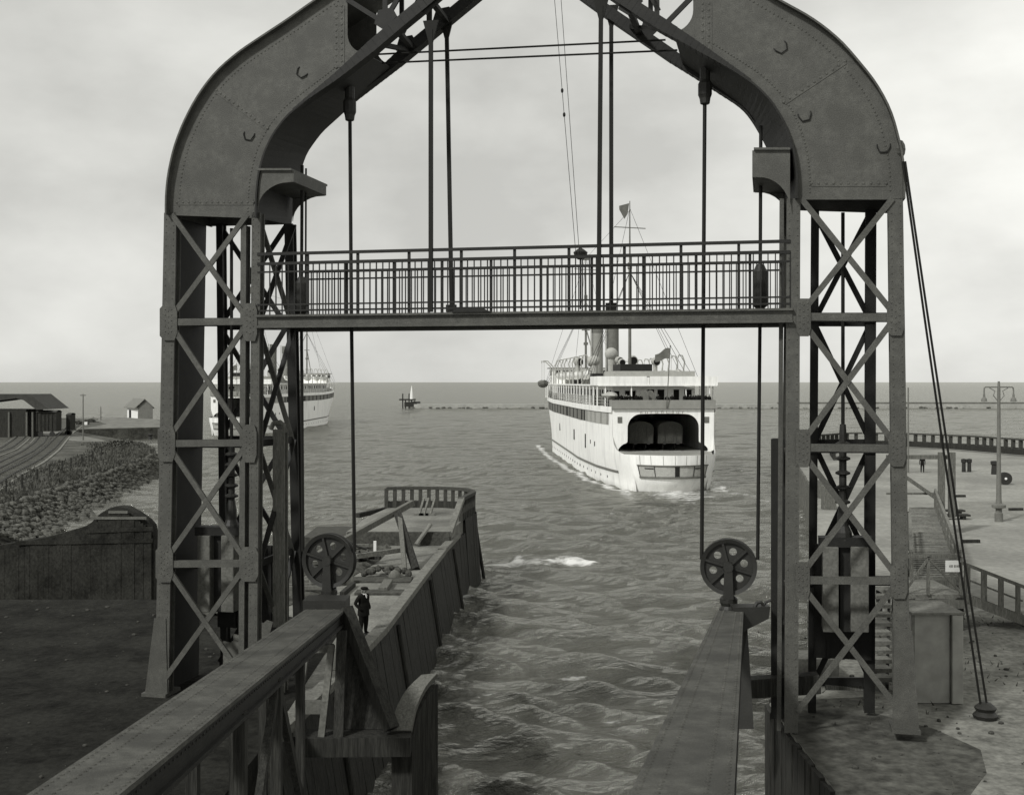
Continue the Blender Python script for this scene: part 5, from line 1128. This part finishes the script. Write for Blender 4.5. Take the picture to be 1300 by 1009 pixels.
# carriage on the train deck
Mf = ROOT[ferry.name]
t = thing('railway_carriage', 'dark railway carriage end standing inside the ferry stern portal', 'carriage', Mf@V((-.6, 7.5, 4.2)), -SH['a'])
b = MB(); sec = [(-1.5,.9),(1.5,.9),(1.55,2.9),(1.2,3.35),(.5,3.6),(-.5,3.6),(-1.2,3.35),(-1.55,2.9)]
for x0, m_ in ((-1.75, 0), (1.9, 1)):
    b.prism([V((x0+x,0,z)) for x, z in sec], (0, 18, 0))
b.build('body', M['oakd'], t)
b = MB()
for x0 in (-1.75, 1.9):
    for s in (-.75, .75): b.lathe((x0+s-.06, 1.6, .5), [(.05,0),(.48,0),(.48,.13),(.05,.13)], 14, (1,0,0)); b.lathe((x0+s*1.1,-.01,1.0), [(.04,-.5),(.22,-.5),(.22,-.44),(.09,-.42),(.09,0)], 10, (0,1,0))
b.build('wheel', M['iron'], t)
b = MB()
for x0 in (-1.75, 1.9):
    b.box((x0,-.03,2.1), .7,.06,1.9); b.box((x0-1.0,-.03,2.4), .5,.06,.8); b.box((x0+1.0,-.03,2.4), .5,.06,.8)
    for k in range(5): b.box((x0-1.4+k*.7,-.05,2.1), .06,.06,2.3)
b.build('door', M['oakd'], t)
b = MB()
for k in range(700):
    x, y = (random.uniform(-26, -8.3), random.uniform(22, 49)) if k % 2 else (random.uniform(8, 20), random.uniform(22, 46))
    r_ = .015+.06*random.random()**3; b.ball((x, y, QZ+r_*.3), r_*random.uniform(.8,1.6), r_*random.uniform(.8,1.6), r_*.7, 6)
tag(b.build('ground_litter', M['oakd']), kind='stuff')
b = MB()
for k in range(2600):
    x, y = (random.uniform(9, 21), random.uniform(24, 46.5))
    if k % 2: continue
    if math.sin(x*.9+y*.5)+math.sin(x*.37-y*.8) < .55: continue
    h = random.uniform(.04,.16); a = random.uniform(0, 6.28); d = V((math.cos(a), math.sin(a), 0))*.03; l = V((random.uniform(-.12,.12), random.uniform(-.12,.12), h))
    b.add([V((x,y,QZ))-d, V((x,y,QZ))+d, V((x,y,QZ))+l], [(0,1,2)])
tag(b.build('ground_weeds', M['grass']), kind='stuff')
# ------------------------------------------------------------------ people
def figure(name, joints, links, mats, zskin, sub=2):
    me = bpy.data.meshes.new(name); me.from_pydata([j[0] for j in joints], links, []); o = bpy.data.objects.new(name, me); COL.objects.link(o)
    sk = o.modifiers.new('skin', 'SKIN'); sk.use_smooth_shade = True
    if not me.skin_vertices:
        bm = bmesh.new(); bm.from_mesh(me); bm.verts.layers.skin.verify(); bm.to_mesh(me); bm.free()
    for i, sv in enumerate(me.skin_vertices[0].data): r_ = joints[i][1]; sv.radius = r_ if isinstance(r_, tuple) else (r_, r_); sv.use_root = (i == 0)
    su = o.modifiers.new('subdivision', 'SUBSURF'); su.levels = sub; su.render_levels = sub
    dg = bpy.context.evaluated_depsgraph_get(); dg.update(); nm = bpy.data.meshes.new_from_object(o.evaluated_get(dg)); o.modifiers.clear(); o.data = nm; bpy.data.meshes.remove(me); nm.name = name
    nm.materials.clear()
    for m in mats: nm.materials.append(m)
    for p in nm.polygons: p.material_index = 1 if zskin(p.center) else 0; p.use_smooth = True
    return o
def stand(pose='pockets'):
    J = [((0,0,.94),(.165,.125)), ((0,-.01,1.12),(.155,.12)), ((0,0,1.32),(.185,.13)), ((0,.01,1.44),(.12,.09)), ((0,.0,1.52),(.062,.062)), ((0,-.02,1.60),(.078,.092)), ((0,-.015,1.70),(.07,.085))]
    Lk = [(0,1),(1,2),(2,3),(3,4),(4,5),(5,6)]
    for s in (-1, 1):
        n = len(J)
        if pose == 'pockets': arm = [((.2*s,.01,1.41),.075), ((.3*s,.09,1.17),.06), ((.225*s,-.06,.98),.05), ((.17*s,-.09,.91),.045)]
        else: arm = [((.2*s,.01,1.41),.07), ((.245*s,.03,1.14),.055), ((.25*s,-.03,.9),.04), ((.245*s,-.05,.8),.035)]
        leg = [((.1*s,0,.84),.105), ((.115*s,-.01,.5),.08), ((.12*s,.02,.1),.055), ((.13*s,-.13,.045),(.05,.04))]
        J += arm; Lk += [(2,n),(n,n+1),(n+1,n+2),(n+2,n+3)]; n = len(J); J += leg; Lk += [(0,n),(n,n+1),(n+1,n+2),(n+2,n+3)]
    n = len(J); J += [((0,-.115,1.60),.018)]; Lk += [(5,n)]
    return J, Lk
J, Lk = stand()
fp = G(461.5, 806)
man = figure('person', J, Lk, [M['suit'], M['skin']], lambda c: c.z > 1.50 and not (c.z > 1.69 and c.y > .02))
man.location = (fp.x, fp.y, QZ-.0); man.rotation_euler = (0, 0, R(58)); man.scale = (1.16, 1.16, 1.0); ROOT[man.name] = Matrix.Identity(4)
tag(man, 'man in a dark suit and flat cap standing hands in pockets on the left pier', 'person')
b = MB(); b.lathe((0,-.03,1.66), [(.098,0),(.11,.02),(.122,.045),(.1,.07),(.05,.085),(.01,.088)], 18); b.hexa([V((-.085,-.11,1.665)),V((.085,-.11,1.665)),V((.06,-.2,1.645)),V((-.06,-.2,1.645))],[V((-.085,-.11,1.68)),V((.085,-.11,1.68)),V((.06,-.2,1.655)),V((-.06,-.2,1.655))]); b.build('cap', M['suit'], man, smooth=True)
b = MB(); b.lathe((0,-.005,1.475), [(.08,0),(.073,.03),(.066,.035)], 14); b.prism([V((-.03,-.118,1.47)),V((.03,-.118,1.47)),V((.0,-.135,1.35))], (0,.03,0)); b.build('collar', M['lime'], man)
b = MB(); b.lathe((0,0,.78), [(.215,-.06),(.2,.2),(.18,.36),(.165,.4)], 18); 
for i in range(len(b.v)): b.v[i].y *= .78
b.build('jacket_skirt', M['suit'], man, smooth=True)
b = MB()
for s in (-1, 1): b.ball((s*.034,-.107,1.622), .011,.008,.008,8); b.ball((s*.092,-.01,1.605), .016,.03,.04,8)
b.build('eyes_and_ears', M['skin'], man)
b = MB()
for s in (-1, 1): b.ball((s*.13,-.06,.05), .062,.155,.05,10)
b.build('shoes', M['iron'], man, smooth=True)
Jd, Ld = stand('down')
p2 = figure('person', Jd, Ld, [M['suit'], M['skin']], lambda c: c.z > 1.52 and c.z < 1.72, 1); fp = G(1171, 600)
p2.location = fp; p2.rotation_euler = (0, 0, R(160)); tag(p2, 'distant dark figure standing at the far end of the right quay by the gangway portal', 'person')
grp = 'passengers standing at the stern rail of the nearer ferry'
spots = [(-5.6,6.0),(-5.0,6.4),(-4.5,5.8),(-3.9,6.2),(-3.2,5.9),(-2.6,6.5),(-.5,6.0),(.6,6.1),(1.2,5.9),(2.9,6.2),(3.4,6.0),(3.9,6.3),(4.3,5.9),(4.9,6.2),(5.4,6.0),(5.9,6.4),(4.6,7.0),(-4.3,7.1)]
for k, (x, y) in enumerate(spots):
    o = p2.copy(); COL.objects.link(o); o.location = Mf@V((x, y, 9.46)); o.rotation_euler = (0, 0, -SH['a']+random.uniform(-.9, .9)); s = random.uniform(.95, 1.06); o.scale = (s*1.1, s*1.1, s)
    tag(o, 'passenger in dark clothes at the stern rail of the nearer ferry', 'person', grp)
